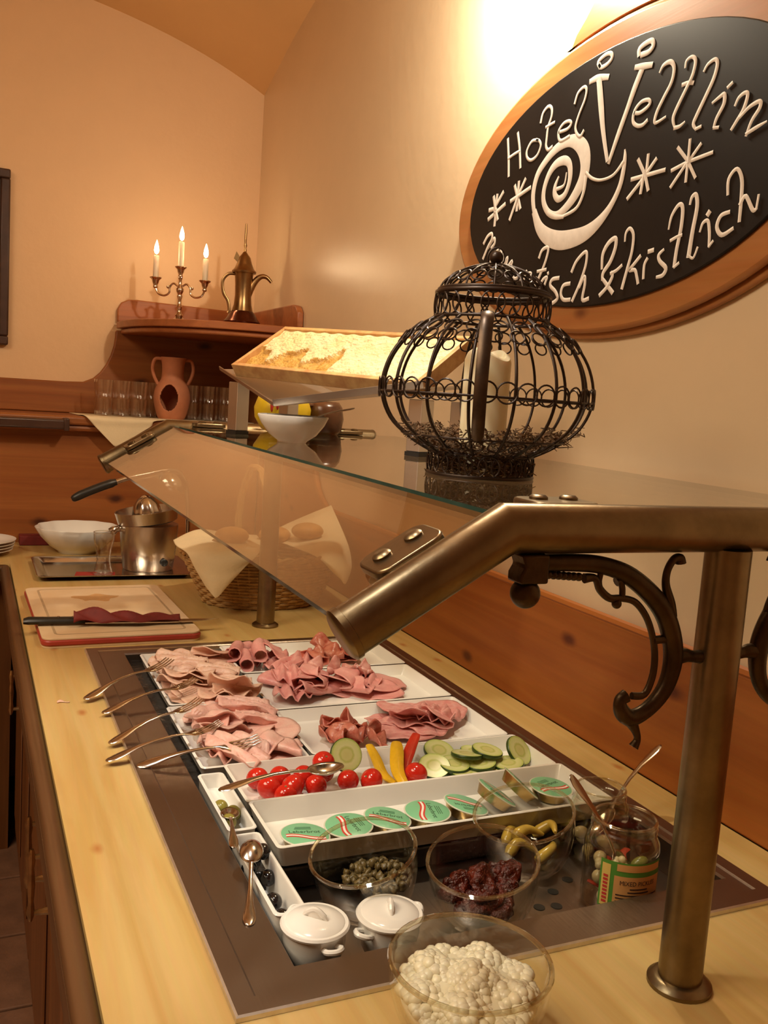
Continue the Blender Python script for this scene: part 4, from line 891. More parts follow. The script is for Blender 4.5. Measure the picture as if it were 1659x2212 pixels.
# cottage cheese
M['curd'] = plain('cottage cheese curds', (0.82, 0.74, 0.54), 0.35, sss=0.2, var=0.06, scale=40)
rnd = random.Random(9); mb = MB()
mb.lathe([(0.0002, 0.005), (0.034, 0.005), (0.050, 0.018), (0.058, 0.034), (0.0605, 0.042), (0.045, 0.050), (0.025, 0.054), (0.0002, 0.055)], 32)
for k in range(1300):
    a = rnd.uniform(0, 2*PI); q = math.sqrt(rnd.random()); r = 0.060*q
    if q > 0.97: r = 0.058
    z = 0.0575-0.013*q*q+0.007*math.sin(r*math.cos(a)*110+1)*math.cos(r*math.sin(a)*90)
    s = rnd.choice((0.0018, 0.0025, 0.0032, 0.0045, 0.0065)); mb.sphere((r*math.cos(a), r*math.sin(a), z), s, 7, 5, sc=(1, rnd.uniform(0.8, 1.3), 0.8))
o = mb.build('cottage_cheese', M['curd'], None, 180, loc=(0.400, 0.632, Z0+0.0005)); tag(o, 'lumpy cream-white cottage cheese filling the front glass bowl', 'cheese', kind='stuff')
# ================================================================ LIDDED POTS
def pot(loc, rz, label, krot):
    t = thing('lidded_pot', label, 'pot', loc, (0, 0, rz), 'white lidded pots')
    MB().capped([(0.020, 0.0), (0.0215, 0.0015), (0.0225, 0.006), (0.029, 0.018), (0.0325, 0.034), (0.0325, 0.044), (0.0335, 0.0465), (0.0335, 0.048)], 40).build('body', M['china'], t, 40)
    l = MB().capped([(0.0335, 0.0482), (0.0355, 0.049), (0.0362, 0.0512), (0.0345, 0.0535), (0.031, 0.0532), (0.0295, 0.0548), (0.018, 0.0570), (0.0002, 0.0578)], 40).build('lid', M['china'], t, 50)
    kn = MB(); kn.tube(cr([(-0.013, 0, 0.0555), (-0.010, 0, 0.060), (0.0, 0, 0.0655), (0.010, 0, 0.060), (0.013, 0, 0.0555)], 5), [0.0022]*5+[0.003]*11+[0.0022]*5, 8)
    kn.sphere((0, 0, 0.0590), 0.0065, 14, 8, sc=(1.5, 0.45, 0.95))
    k = kn.build('knob', M['china'], l); k.rotation_euler = (0, 0, krot)
    for s in (-1, 1):
        MB().tube(cr([(s*0.031, -0.007, 0.040), (s*0.040, -0.008, 0.043), (s*0.0455, 0, 0.0445), (s*0.040, 0.008, 0.043), (s*0.031, 0.007, 0.040)], 5), 0.0030, 8).build('handle', M['china'], t)
pot((0.3285, 0.820, 0.8605), 1.75, 'white lidded china pot in the near left corner of the cold well', 0.6)
pot((0.4095, 0.8120, 0.8605), 0.35, 'white lidded china pot between the corner pot and the cheese bowl', 0.9)
# ================================================================ JARS
def jar(loc, s, label, group='glass jars'):
    t = thing('glass_jar', label, 'jar', loc, group=group)
    out = [(0.0002, 0.0), (0.036, 0.0), (0.0405, 0.004), (0.0415, 0.012), (0.0415, 0.070), (0.040, 0.079), (0.0365, 0.085), (0.0355, 0.0875), (0.0365, 0.089), (0.0355, 0.091), (0.0368, 0.0945), (0.0355, 0.097), (0.0362, 0.100), (0.0350, 0.1025)]
    inn = [(0.0335, 0.1025), (0.0335, 0.088), (0.0375, 0.078), (0.0390, 0.069), (0.0390, 0.006), (0.0002, 0.004)]
    w = MB().lathe([(a*s, b*s) for a, b in out+inn], 48).build('wall', M['glass_jar'], t, 40)
    MB().tube([(0.0343*s*math.cos(a), 0.0343*s*math.sin(a), 0.1025*s) for a in [2*PI*k/48 for k in range(48)]], 0.0016*s, 8, closed=True).build('rim', M['glass_rim'], t)
    return t
M['glass_jar'] = glass('jar glass', (0.93, 0.92, 0.88), 0.07)
j1 = jar((0.725, 0.828, 0.8585), 1.08, 'near glass jar with orange and green mixed pickles label')
j2 = jar((0.776, 0.938, 0.8585), 0.93, 'glass jar behind the labelled one with a spoon standing inside')
M['lab_orange'] = plain('orange paper label', (0.78, 0.40, 0.14), 0.5, var=0.06, scale=20); M['lab_green'] = plain('green label border', (0.10, 0.30, 0.04), 0.5, var=0.1)
M['lab_yellow'] = plain('yellow label strip', (0.80, 0.58, 0.16), 0.5, var=0.05); M['lab_dark'] = plain('dark label ink', (0.05, 0.025, 0.02), 0.6, var=0.1)
RJ = 0.0415*1.08+0.0004
def wrap(mb, a0, a1, z0, z1, dr, m=None, n=16):
    mb.grid(lambda u, v: ((RJ+dr)*math.cos(math.radians(a0+(a1-a0)*u)), (RJ+dr)*math.sin(math.radians(a0+(a1-a0)*u)), z0+(z1-z0)*v), n, 1); return mb
lab = wrap(MB(), 200, 302, 0.016, 0.0745, 0.0).build('label_border', M['lab_green'], j1, 60)
wrap(MB(), 222, 300, 0.017, 0.058, 0.0003).build('label_panel', M['lab_orange'], lab, 60)
wrap(MB(), 225, 299, 0.0640, 0.0725, 0.0003).build('label_band', M['lab_orange'], lab, 60)
wrap(MB(), 203, 216, 0.018, 0.070, 0.0003).build('label_strip', M['lab_yellow'], lab, 60)
def wraptext(body, size, ac, zc, mat, rot=False, squash=1.0):
    v, f = text_geo(body, size); vs = []
    for x, y, z in v:
        if rot: x, y = -y, x
        a = math.radians(ac)+x*squash/RJ; vs.append(((RJ+0.0007)*math.cos(a), (RJ+0.0007)*math.sin(a), zc+y))
    MB().add(vs, f).build('lettering', mat, lab, 0)
wraptext('MIXED PICKLES', 0.0078, 259, 0.0500, M['lab_dark'], squash=0.85)
wraptext('SPECIALITY', 0.0068, 209.5, 0.040, M['print_red'], True, 0.9) if False else None
bars = MB()
for k, (a0, a1) in enumerate([(246, 274), (243, 277), (226, 297), (226, 262), (226, 290), (226, 255)]):
    wrap(bars, a0, a1, 0.0425-0.0040*k, 0.0438-0.0040*k+0.0002, 0.0006)
bars.build('fine_print', M['lab_dark'], lab, 60)
bars = MB()
for k in range(8): wrap(bars, 206, 213, 0.022+0.0045*k, 0.0250+0.0045*k, 0.0006, n=2)
bars.build('strip_print', M['print_red'], lab, 60)
# pickles in the jars
PK = [plain('pickled carrot', (0.62, 0.22, 0.03), 0.25, var=0.2), plain('pickled pepper red', (0.45, 0.04, 0.02), 0.25, var=0.2), plain('pickled cauliflower', (0.66, 0.55, 0.32), 0.4, var=0.2, scale=80), plain('pickled gherkin', (0.18, 0.20, 0.04), 0.25, var=0.3), plain('pickled onion', (0.62, 0.50, 0.28), 0.2, var=0.1)]
PN = ['carrot piece', 'red pepper piece', 'cauliflower floret', 'gherkin piece', 'pearl onion']
rnd = random.Random(12)
for k in range(18):
    i = k % 5; a = k*2.4; lay = k//6; r = 0.025 if k % 6 else 0.004; z = 0.8585+0.016+0.0175*lay
    mb = MB()
    if i == 0: mb.capped([(0.010, -0.003), (0.0105, 0.0), (0.010, 0.003)], 14)
    elif i == 1: mb.tube(cr([(-0.012, 0, 0), (0, 0.003, 0.002), (0.012, 0, 0)], 4), 0.006, 8, flat=0.4)
    elif i == 2:
        for q in range(6): mb.sphere((0.006*math.cos(q*1.05), 0.006*math.sin(q*1.05), 0.003*(q % 2)), 0.0055, 8, 6)
    elif i == 3: mb.sphere((0, 0, 0), 0.008, 12, 8, sc=(1.5, 0.9, 0.9))
    else: mb.sphere((0, 0, 0), 0.0085, 12, 8)
    o = mb.build('pickle_piece', PK[i], None, loc=(0.725+r*math.cos(a), 0.828+r*math.sin(a), z)); o.rotation_euler = (rnd.uniform(-0.6, 0.6), rnd.uniform(-0.6, 0.6), a)
    tag(o, 'pickled %s inside the labelled jar' % PN[i].replace('pickled ', ''), 'pickle', 'mixed pickles in the labelled jar: ' + PN[i])
for k in range(8):
    o = MB().sphere((0, 0, 0), 0.0085, 12, 8, sc=(1.3, 1, 1)).build('pearl_onion', PK[4], None, 180, loc=(0.776+0.022*math.cos(k*0.9), 0.938+0.022*math.sin(k*0.9), 0.8585+0.014+(k % 2)*0.016)); o.rotation_euler = (0, 0, k)
    tag(o, 'pale pickled onion inside the jar with the spoon', 'onion', 'pickled onions in the rear jar')
spoon((0.895, 0.965, 0.990), (0.762, 0.930, 0.888), 'steel spoon standing slanted in the rear glass jar', 0.4)
spoon((0.668, 0.868, 1.012), (0.738, 0.822, 0.885), 'steel spoon leaning in the labelled jar of pickles', 0.5)
# small meat scrap on the worktop
o = MB().grid(lambda u, v: (0.020*(u-0.5), 0.006*(v-0.5)+0.002*math.sin(u*5), 0.0008+0.002*math.sin(u*6)*v), 8, 3).build('ham_scrap', M['turkey'], None, 180, loc=(0.150, 1.588, Z0+0.0006), solid=0.001); tag(o, 'tiny pale ham scrap fallen on the wooden worktop', 'scrap')
# ================================================================ CUTTING BOARD, KNIFE, NAPKIN
M['board_white'] = plain('worn cream cutting board', (0.72, 0.56, 0.38), 0.5, col2=(0.66, 0.47, 0.28), scale=9)
M['board_red'] = plain('red plastic edge', (0.40, 0.045, 0.03), 0.4, var=0.15)
t = thing('cutting_board', 'worn cream cutting board with a red edge on the worktop', 'cutting board', (0.297, 2.167, Z0+0.0005), (0, 0, 0.02))
MB().prism(rplate(0.163, 0.243, 0.02), 0.0, 0.004).build('foot', M['board_white'], t)
MB().prism(rplate(0.165, 0.245, 0.02), 0.004, 0.016).build('red_layer', M['board_red'], t, bevel=0.003)
MB().prism(rplate(0.163, 0.243, 0.02), 0.016, 0.0205).build('top_layer', M['board_white'], t, bevel=0.001)
M['groove'] = plain('juice groove', (0.50, 0.36, 0.22), 0.5, var=0.2)
MB().tube([(a, b, 0.0206) for a, b in rplate(0.135, 0.215, 0.012)], 0.003, 6, closed=True, flat=0.12).build('juice_groove', M['groove'], t)
stain = MB().prism([(0.05*math.cos(a)*(1+0.25*math.sin(3*a)), 0.035*math.sin(a)*(1+0.3*math.sin(5*a+1))) for a in [2*PI*k/30 for k in range(30)]], 0.0205, 0.0208).build('juice_stain', plain('orange juice stain', (0.62, 0.36, 0.16), 0.45, var=0.2, scale=30), t); stain.location = (-0.01, 0.11, 0)
t = thing('knife', 'kitchen knife with a black riveted handle across the cutting board', 'knife', (0.108, 2.035, Z0+0.0222), (0, 0, -0.10))
loft([(0.0, 0.010, 0.006, 0.008), (0.01, 0.0135, 0.0085, 0.009), (0.05, 0.0115, 0.008, 0.009), (0.10, 0.012, 0.008, 0.009), (0.125, 0.010, 0.007, 0.009)], 12).build('handle', M['black'], t)
for x in (0.07, 0.10): MB().capped([(0.003, 0), (0.003, 0.0008)], 10, (x, 0.0, 0.0168)).build('rivet', M['cutlery'], t)
MB().prism([(0.125, -0.012), (0.30, -0.014), (0.38, -0.004), (0.415, 0.012), (0.125, 0.012)], 0.004, 0.0062).build('blade', M['cutlery'], t)
M['napkin_red'] = plain('dark red paper napkin', (0.17, 0.012, 0.010), 0.7, var=0.25, scale=30)
def nap(u, v):
    x = 0.225*u; y = 0.055*(v-0.5)*(1.0-0.35*u)+0.006*math.sin(u*9); z = 0.004+0.026*(1-u*0.6)*max(0, math.cos((v-0.5)*PI))*(0.75+0.25*math.sin(u*22+v*6))+0.005*math.sin(u*17+v*9)*(1-u)
    return (x, y, max(z, 0.0008))
o = MB().grid(nap, 36, 14).build('napkin', M['napkin_red'], None, 180, loc=(0.208, 2.022, Z0+0.0290), solid=0.0008); o.rotation_euler = (0, 0, -0.10); tag(o, 'crumpled dark red napkin lying over the knife blade', 'napkin')
# ================================================================ TRAY WITH JUICER AND BEER GLASS
t = thing('steel_tray', 'shallow polished steel tray under the citrus juicer', 'tray', (0.385, 2.715, Z0+0.0005))
hx, hy = 0.215, 0.150; mb = MB(); R = []
for ix, z, r in ((0.03, 0.0, 0.01), (0.026, 0.001, 0.012), (0.016, 0.011, 0.014), (0.0, 0.013, 0.016), (0.0, 0.0145, 0.016), (0.017, 0.0125, 0.014), (0.028, 0.0022, 0.012), (0.034, 0.0016, 0.01)): R.append([(a, b, z) for a, b in rplate(hx-ix, hy-ix, r, 3)])
n = len(R[0]); vs = [v for r in R for v in r]; fs = [tuple(range(n))[::-1]]+[(i*n+k, i*n+(k+1) % n, (i+1)*n+(k+1) % n, (i+1)*n+k) for i in range(len(R)-1) for k in range(n)]+[tuple((len(R)-1)*n+k for k in range(n))]
mb.add(vs, fs).build('pan', M['steel_bright'], t, 40)
for sx in (-1, 1): MB().tube([(sx*hx, -hy+0.02, 0.0137), (sx*hx, hy-0.02, 0.0137)], 0.002, 6).build('rolled_edge', M['steel_bright'], t)
TZ = Z0+0.0025
t = thing('citrus_juicer', 'brushed steel citrus juicer with a raised black lever handle', 'juicer', (0.487, 2.725, TZ))
M['juicer'] = steel('brushed steel housing', (0.58, 0.54, 0.50), 0.25, 'Z', 0.04)
MB().capped([(0.070, 0.0), (0.073, 0.004), (0.080, 0.06), (0.084, 0.125), (0.084, 0.135)], 40).build('housing', M['juicer'], t)
b = MB().lathe([(0.080, 0.0), (0.086, 0.004), (0.092, 0.035), (0.093, 0.038), (0.089, 0.038), (0.083, 0.010), (0.03, 0.006), (0.0002, 0.006)], 40).build('collecting_bowl', M['juicer'], t); b.location = (-0.004, 0, 0.139); b.rotation_euler = (0, -0.14, 0)
def ridg(a, z): return 1+0.05*math.cos(9*a)*(1-z/0.08)
c = MB().lathe([(0.042, 0.0), (0.042, 0.02), (0.036, 0.045), (0.024, 0.062), (0.010, 0.071), (0.0002, 0.073)], 54, rim=ridg).build('reamer_cone', M['steel_bright'], b); c.location = (0, 0, 0.008)
d = MB().capped([(0.052, 0.0), (0.052, 0.01), (0.045, 0.03), (0.022, 0.045), (0.0002, 0.048)], 32).build('pressing_dome', M['steel_bright'], t); d.location = (0.06, 0.03, 0.245); d.rotation_euler = (0, 0.5, 0)
a = MB().tube(cr([(0.115, 0.02, 0.03), (0.118, 0.02, 0.15), (0.09, 0.02, 0.285), (-0.03, 0.0, 0.277), (-0.105, -0.01, 0.255)], 6), 0.007, 10).build('lever_arm', M['steel_bright'], t)
MB().tube(cr([(-0.100, -0.01, 0.257), (-0.14, -0.013, 0.243), (-0.19, -0.018, 0.222), (-0.222, -0.02, 0.205)], 5), [0.010]*2+[0.0125]*10+[0.012, 0.011, 0.010, 0.006], 12).build('lever_handle', M['black'], t)
MB().capped([(0.011, 0.0), (0.011, 0.006), (0.008, 0.008)], 16).build('knob', M['black'], t).matrix_local = Matrix.Translation((0.033, -0.070, 0.030)) @ Matrix.Rotation(PI/2, 4, 'X')
MB().tube(cr([(-0.080, 0.0, 0.120), (-0.098, -0.008, 0.118), (-0.112, -0.010, 0.110)], 4), [0.010]*5+[0.012]*4, 10).build('spout', M['steel_bright'], t)
o = MB().prism([(-0.06, -0.035), (0.05, -0.045), (0.06, 0.03), (-0.045, 0.042)], 0.0, 0.0012).build('napkin', plain('bright red paper', (0.36, 0.03, 0.02), 0.7, var=0.15), None, loc=(0.325, 2.640, TZ+0.0002)); tag(o, 'flat red paper napkin on the steel tray under the small glass', 'napkin')
t = thing('beer_glass', 'small empty curved glass standing on the steel tray', 'glass', (0.348, 2.642, TZ+0.0016))
MB().lathe([(0.0002, 0.0), (0.026, 0.0), (0.0275, 0.004), (0.0225, 0.020), (0.0185, 0.042), (0.0215, 0.072), (0.0285, 0.100), (0.0290, 0.120), (0.0275, 0.1205), (0.0270, 0.100), (0.0200, 0.072), (0.0170, 0.042), (0.0205, 0.020), (0.024, 0.008), (0.0002, 0.008)], 40).build('wall', M['glass_thin'], t, 60)
MB().tube([(0.0283*math.cos(a), 0.0283*math.sin(a), 0.1203) for a in [2*PI*k/32 for k in range(32)]], 0.0009, 6, closed=True).build('rim', M['glass_rim'], t)
# white scalloped bowl, plates, napkins
def scal(a, z): return 1+0.022*math.cos(12*a)*max(0, (z-0.03)/0.05)
o = MB().lathe([(0.0002, 0.0), (0.060, 0.0), (0.062, 0.005), (0.085, 0.020), (0.112, 0.050), (0.128, 0.080), (0.127, 0.082), (0.124, 0.081), (0.106, 0.050), (0.080, 0.024), (0.055, 0.009), (0.0002, 0.008)], 72, rim=scal).build('scalloped_bowl', M['china'], None, 60, loc=(0.318, 3.022, Z0+0.0005)); tag(o, 'white scalloped china bowl behind the juicer tray', 'bowl')
pp = [(0.0002, 0.0), (0.055, 0.0), (0.06, 0.004), (0.085, 0.008), (0.11, 0.016), (0.1105, 0.018), (0.109, 0.018), (0.083, 0.011), (0.055, 0.005), (0.0002, 0.005)]
pm = MB().lathe(pp, 48).mesh('plate', [M['china']], 50)
for k, lb in enumerate(('lowest', 'second lowest', 'second highest', 'topmost')):
    tag(link('plate', pm, None, (0.015+0.003*k, 3.00, Z0+0.0005+0.0095*k)), 'white china plate at the left edge, %s of its stack' % lb, 'plate', 'stack of white plates')
o = MB().prism(rplate(0.055, 0.03, 0.003), 0.0, 0.03).build('napkin_stack', M['napkin_red'], None, loc=(0.205, 3.165, Z0+0.0005), bevel=0.002); tag(o, 'stack of dark red paper napkins against the back panel', 'napkins')
# ================================================================ BREAD BASKET
M['wicker'] = plain('honey coloured wicker', (0.55, 0.33, 0.13), 0.5, var=0.35, scale=60)
BC = (0.705, 2.285, Z0+0.0005)
bk = thing('bread_basket', 'oval wicker bread basket with a tall handle behind the far brass post', 'basket', BC)
def bell(z): u = z/0.125; return 0.150+0.058*u, 0.112+0.040*u
NS = 40
for r_ in range(15):
    z = 0.006+0.0083*r_; A, B = bell(z); pts = []
    for k in range(NS*4):
        a = 2*PI*k/(NS*4); wv = 0.0032*math.cos(a*NS/2+PI*(r_ % 2)); pts.append(((A+wv)*math.cos(a), (B+wv)*math.sin(a), z))
    MB().tube(pts, 0.0042, 5, closed=True).build('weaver', M['wicker'], bk, 60)
for k in range(NS):
    a = 2*PI*(k+0.5)/NS; P = []
    for z in (0.0, 0.06, 0.128): A, B = bell(z); P.append((A*math.cos(a), B*math.sin(a), z))
    MB().tube(P, 0.0024, 5).build('stake', M['wicker'], bk)
A, B = bell(0.0); MB().prism([(A*math.cos(2*PI*k/40), B*math.sin(2*PI*k/40)) for k in range(40)], 0.0, 0.004).build('base', M['wicker'], bk)
A, B = bell(0.132)
for q in range(2):
    MB().tube([((A+0.004*math.cos(20*2*PI*k/160+PI*q))*math.cos(2*PI*k/160), (B+0.004*math.cos(20*2*PI*k/160+PI*q))*math.sin(2*PI*k/160), 0.133+0.004*math.sin(20*2*PI*k/160+PI*q)) for k in range(160)], 0.0052, 6, closed=True).build('rim_strand', M['wicker'], bk)
hb = cr([(-0.045, -0.150, 0.09), (-0.040, -0.158, 0.15), (-0.032, -0.130, 0.25), (-0.030, -0.06, 0.335), (-0.030, 0.0, 0.350), (-0.030, 0.06, 0.335), (-0.030, 0.130, 0.25), (-0.030, 0.15, 0.15), (-0.030, 0.145, 0.09)], 8)
for q in range(3):
    MB().tube([(p.x+0.005*math.cos(i*0.5+q*2.09), p.y+0.0035*math.sin(i*0.5+q*2.09), p.z+0.003*math.sin(i*0.5+q*2.09)) for i, p in enumerate(hb)], 0.0058, 6).build('handle_strand', M['wicker'], bk)
M['linen'] = plain('cream cloth napkin', (0.80, 0.66, 0.42), 0.75, var=0.06, scale=15, bump=0.1, bscale=200)
def patch(name, rows, label, cat, n=10):
    """cloth through a grid of control points"""
    R = [cr(r, n) for r in rows]; m = len(R[0]); cols = [cr([r[i] for r in R], n) for i in range(m)]
    b = Vector((sum(c[0].x for c in cols)/m, sum(c[0].y for c in cols)/m, min(p.z for c in cols for p in c)))
    k = len(cols[0]); vs = [tuple(cols[i][j]-b) for j in range(k) for i in range(m)]
    fs = [(j*m+i, j*m+i+1, (j+1)*m+i+1, (j+1)*m+i) for j in range(k-1) for i in range(m-1)]
    o = MB().add(vs, fs).build(name, M['linen'], None, 180, loc=b, solid=0.0016); return tag(o, label, cat)
patch('cloth_napkin', [[(0.480, 2.34, 1.052), (0.55, 2.37, 1.075), (0.63, 2.38, 1.065), (0.71, 2.37, 1.060)],
                       [(0.474, 2.27, 1.050), (0.535, 2.26, 1.070), (0.62, 2.24, 1.068), (0.69, 2.24, 1.060)],
                       [(0.484, 2.19, 1.045), (0.525, 2.145, 1.055), (0.585, 2.118, 1.060), (0.640, 2.110, 1.058)],
                       [(0.498, 2.165, 1.015), (0.525, 2.125, 1.000), (0.565, 2.108, 1.005), (0.610, 2.102, 1.032)],
                       [(0.520, 2.140, 0.975), (0.535, 2.122, 0.955), (0.545, 2.118, 0.950), (0.565, 2.112, 0.978)]], 'cream cloth napkin hanging over the left rim of the bread basket', 'napkin')
patch('cloth_napkin', [[(0.74, 2.39, 1.055), (0.80, 2.40, 1.085), (0.86, 2.37, 1.12), (0.905, 2.33, 1.150)],
                       [(0.745, 2.31, 1.055), (0.80, 2.30, 1.075), (0.86, 2.28, 1.085), (0.918, 2.26, 1.085)],
                       [(0.76, 2.23, 1.055), (0.82, 2.20, 1.066), (0.872, 2.185, 1.060), (0.918, 2.21, 1.046)],
                       [(0.805, 2.150, 1.040), (0.840, 2.138, 1.025), (0.880, 2.148, 1.005), (0.914, 2.180, 1.010)],
                       [(0.850, 2.142, 1.000), (0.868, 2.140, 0.985), (0.884, 2.145, 0.970), (0.900, 2.160, 0.985)]], 'cream cloth napkin with a raised corner on the right of the bread basket', 'napkin')
M['roll'] = plain('golden bread crust', (0.62, 0.30, 0.08), 0.5, var=0.3, scale=18, bump=0.2, bscale=40)
for x, y, z, lb in ((0.60, 2.215, 1.085, 'on the left cloth napkin'), (0.735, 2.29, 1.075, 'in the middle beside the basket handle'), (0.81, 2.245, 1.092, 'on the right cloth napkin')):
    o = MB().sphere((0, 0, 0), 0.036, 20, 12, sc=(1.2, 0.95, 0.62)).build('bread_roll', M['roll'], None, 180, loc=(x, y, z)); tag(o, 'golden bread roll '+lb, 'bread roll', 'bread rolls in the basket')
# ================================================================ LEDGE: CLOTH, TUMBLERS, JUG
patch('shelf_cloth', [[(0.315, 3.385, 1.3268), (0.45, 3.385, 1.3268), (0.65, 3.385, 1.3268), (0.93, 3.385, 1.3268)],
                      [(0.330, 3.25, 1.3268), (0.45, 3.25, 1.3268), (0.65, 3.25, 1.3268), (0.93, 3.25, 1.3268)],
                      [(0.345, 3.150, 1.3268), (0.43, 3.148, 1.3268), (0.52, 3.148, 1.3268), (0.600, 3.150, 1.3268)],
                      [(0.375, 3.143, 1.295), (0.43, 3.141, 1.29), (0.50, 3.141, 1.292), (0.552, 3.143, 1.300)],
                      [(0.430, 3.141, 1.240), (0.44, 3.141, 1.232), (0.455, 3.141, 1.234), (0.475, 3.141, 1.250)]], 'cream linen cloth under the tumblers, its corner hanging over the ledge', 'cloth', 6)
tm = MB().lathe([(0.0002, 0.0), (0.0225, 0.0), (0.0240, 0.003), (0.0262, 0.030), (0.0275, 0.060), (0.0263, 0.060), (0.0248, 0.030), (0.022, 0.008), (0.0002, 0.008)], 24).mesh('tumbler', [M['glass_thin']], 60)
for gi, (xs, side) in enumerate((((0.412, 0.469, 0.526, 0.572), 'left'), ((0.716, 0.773, 0.830), 'right'))):
    for lv in range(2):
        for yi, y in enumerate((3.225, 3.285)):
            for x in xs:
                if x == 0.572 and yi == 0: continue
                tag(link('tumbler', tm, None, (x, y, 1.3285+0.0612*lv)), 'small clear tumbler in the %s row, %s layer, %s column %s of the clay jug' % (('front', 'back')[yi], ('bottom', 'upper')[lv], ORD[xs.index(x)], side), 'tumbler', 'stacked tumblers %s of the jug' % side)
M['clay'] = plain('terracotta clay', (0.55, 0.20, 0.09), 0.7, var=0.15, scale=20)
t = thing('clay_jug', 'terracotta two-handled jug with a round hole in its belly', 'jug', (0.640, 3.235, 1.3285))
prof = [(0.040, 0.0), (0.046, 0.01), (0.054, 0.035), (0.060, 0.065), (0.0585, 0.09), (0.050, 0.115), (0.038, 0.135), (0.0345, 0.16), (0.036, 0.19), (0.042, 0.212)]
P = cr([(r, 0, z) for r, z in prof], 12); seg = 128; mb = MB(); vs = []; fs = []
for p in P:
    for k in range(seg): a = 2*PI*k/seg; vs.append((p.x*math.cos(a), p.x*math.sin(a), p.z))
ha = math.radians(248)
for i in range(len(P)-1):
    for k in range(seg):
        a = 2*PI*(k+0.5)/seg; z = (P[i].z+P[i+1].z)/2; da = (a-ha+PI) % (2*PI)-PI
        if (da*0.058/0.031)**2+((z-0.074)/0.045)**2 < 1: continue
        fs.append((i*seg+k, i*seg+(k+1) % seg, (i+1)*seg+(k+1) % seg, (i+1)*seg+k))
n0 = len(vs); vs.append((0, 0, 0.001)); fs += [(n0, (k+1) % seg, k) for k in range(seg)]
MB().add(vs, fs).build('body', M['clay'], t, 180, solid=0.005)
for s in (-1, 1):
    MB().tube(cr([(s*0.040, 0, 0.205), (s*0.062, 0, 0.203), (s*0.070, 0, 0.175), (s*0.064, 0, 0.145), (s*0.050, 0, 0.118)], 6), 0.0058, 8).build('handle', M['clay'], t)
# ================================================================ CANDELABRA
SH = 1.6555
M['silver'] = plain('tarnished silver plate', (0.62, 0.47, 0.34), 0.18, 1.0, var=0.2, scale=40)
cb = thing('candelabra', 'silver three-armed candelabra with lit candles on the corner shelf', 'candelabra', (0.640, 3.17, SH))
MB().capped([(0.043, 0.0), (0.043, 0.003), (0.036, 0.008), (0.020, 0.013), (0.011, 0.020)], 32).build('base', M['silver'], cb)
MB().capped([(0.010, 0.018), (0.014, 0.026), (0.008, 0.034), (0.007, 0.045), (0.0105, 0.054), (0.0065, 0.062), (0.006, 0.078), (0.0095, 0.088), (0.007, 0.095), (0.012, 0.105), (0.013, 0.112), (0.007, 0.122), (0.005, 0.140), (0.008, 0.150), (0.005, 0.156)], 20).build('stem', M['silver'], cb)
AR = Vector((0.93, -0.36, 0)).normalized()
def candle(x, z, hgt):
    p = AR*x
    MB().capped([(0.005, 0.0), (0.008, 0.004), (0.0065, 0.010), (0.010, 0.018), (0.012, 0.026), (0.013, 0.028), (0.020, 0.034), (0.0195, 0.036), (0.012, 0.035)], 24, (p.x, p.y, z)).build('candle_cup', M['silver'], cb)
    c = MB().capped([(0.0095, 0.0), (0.0095, hgt-0.003), (0.008, hgt)], 20, (p.x, p.y, z+0.033)).build('candle', M['white_wax'], None); c.location = (0.640, 3.17, SH)
    MB().tube([(p.x, p.y, z+0.033+hgt-0.002), (p.x, p.y, z+0.033+hgt+0.008)], 0.0009, 5).build('wick', M['black'], c)
    f = MB().lathe([(0.0002, 0.0), (0.0055, 0.004), (0.0082, 0.012), (0.0072, 0.023), (0.0038, 0.036), (0.0002, 0.047)], 16, (p.x, p.y, z+0.033+hgt+0.004)).build('flame', M['flame'], c)
    l = lamp('candle_light', 'POINT', (0.640+p.x, 3.17+p.y, SH+z+0.033+hgt+0.022), 1.6, (1.0, 0.66, 0.38), 0.010)
    return c
M['flame'] = emit('candle flame', (1.0, 0.74, 0.40), 40)
c = candle(0, 0.150, 0.084); tag(c, 'tall white candle burning in the middle of the candelabra', 'candle', 'burning candles')
for s, lb in ((-1, 'left'), (1, 'right')):
    c = candle(0.082*s, 0.110, 0.074); tag(c, 'white candle burning on the %s arm of the candelabra' % lb, 'candle', 'burning candles')
    A = cr([AR*(0.008*s)+Vector((0, 0, 0.122)), AR*(0.022*s)+Vector((0, 0, 0.130)), AR*(0.034*s)+Vector((0, 0, 0.117)), AR*(0.036*s)+Vector((0, 0, 0.098)), AR*(0.052*s)+Vector((0, 0, 0.088)), AR*(0.072*s)+Vector((0, 0, 0.094)), AR*(0.082*s)+Vector((0, 0, 0.113))], 6)
    a = MB().tube(A, 0.0034, 8).build('arm', M['silver'], cb)
    MB().sphere(AR*(0.040*s)+Vector((0, 0, 0.117)), 0.0055, 10, 8).build('scroll', M['silver'], a)
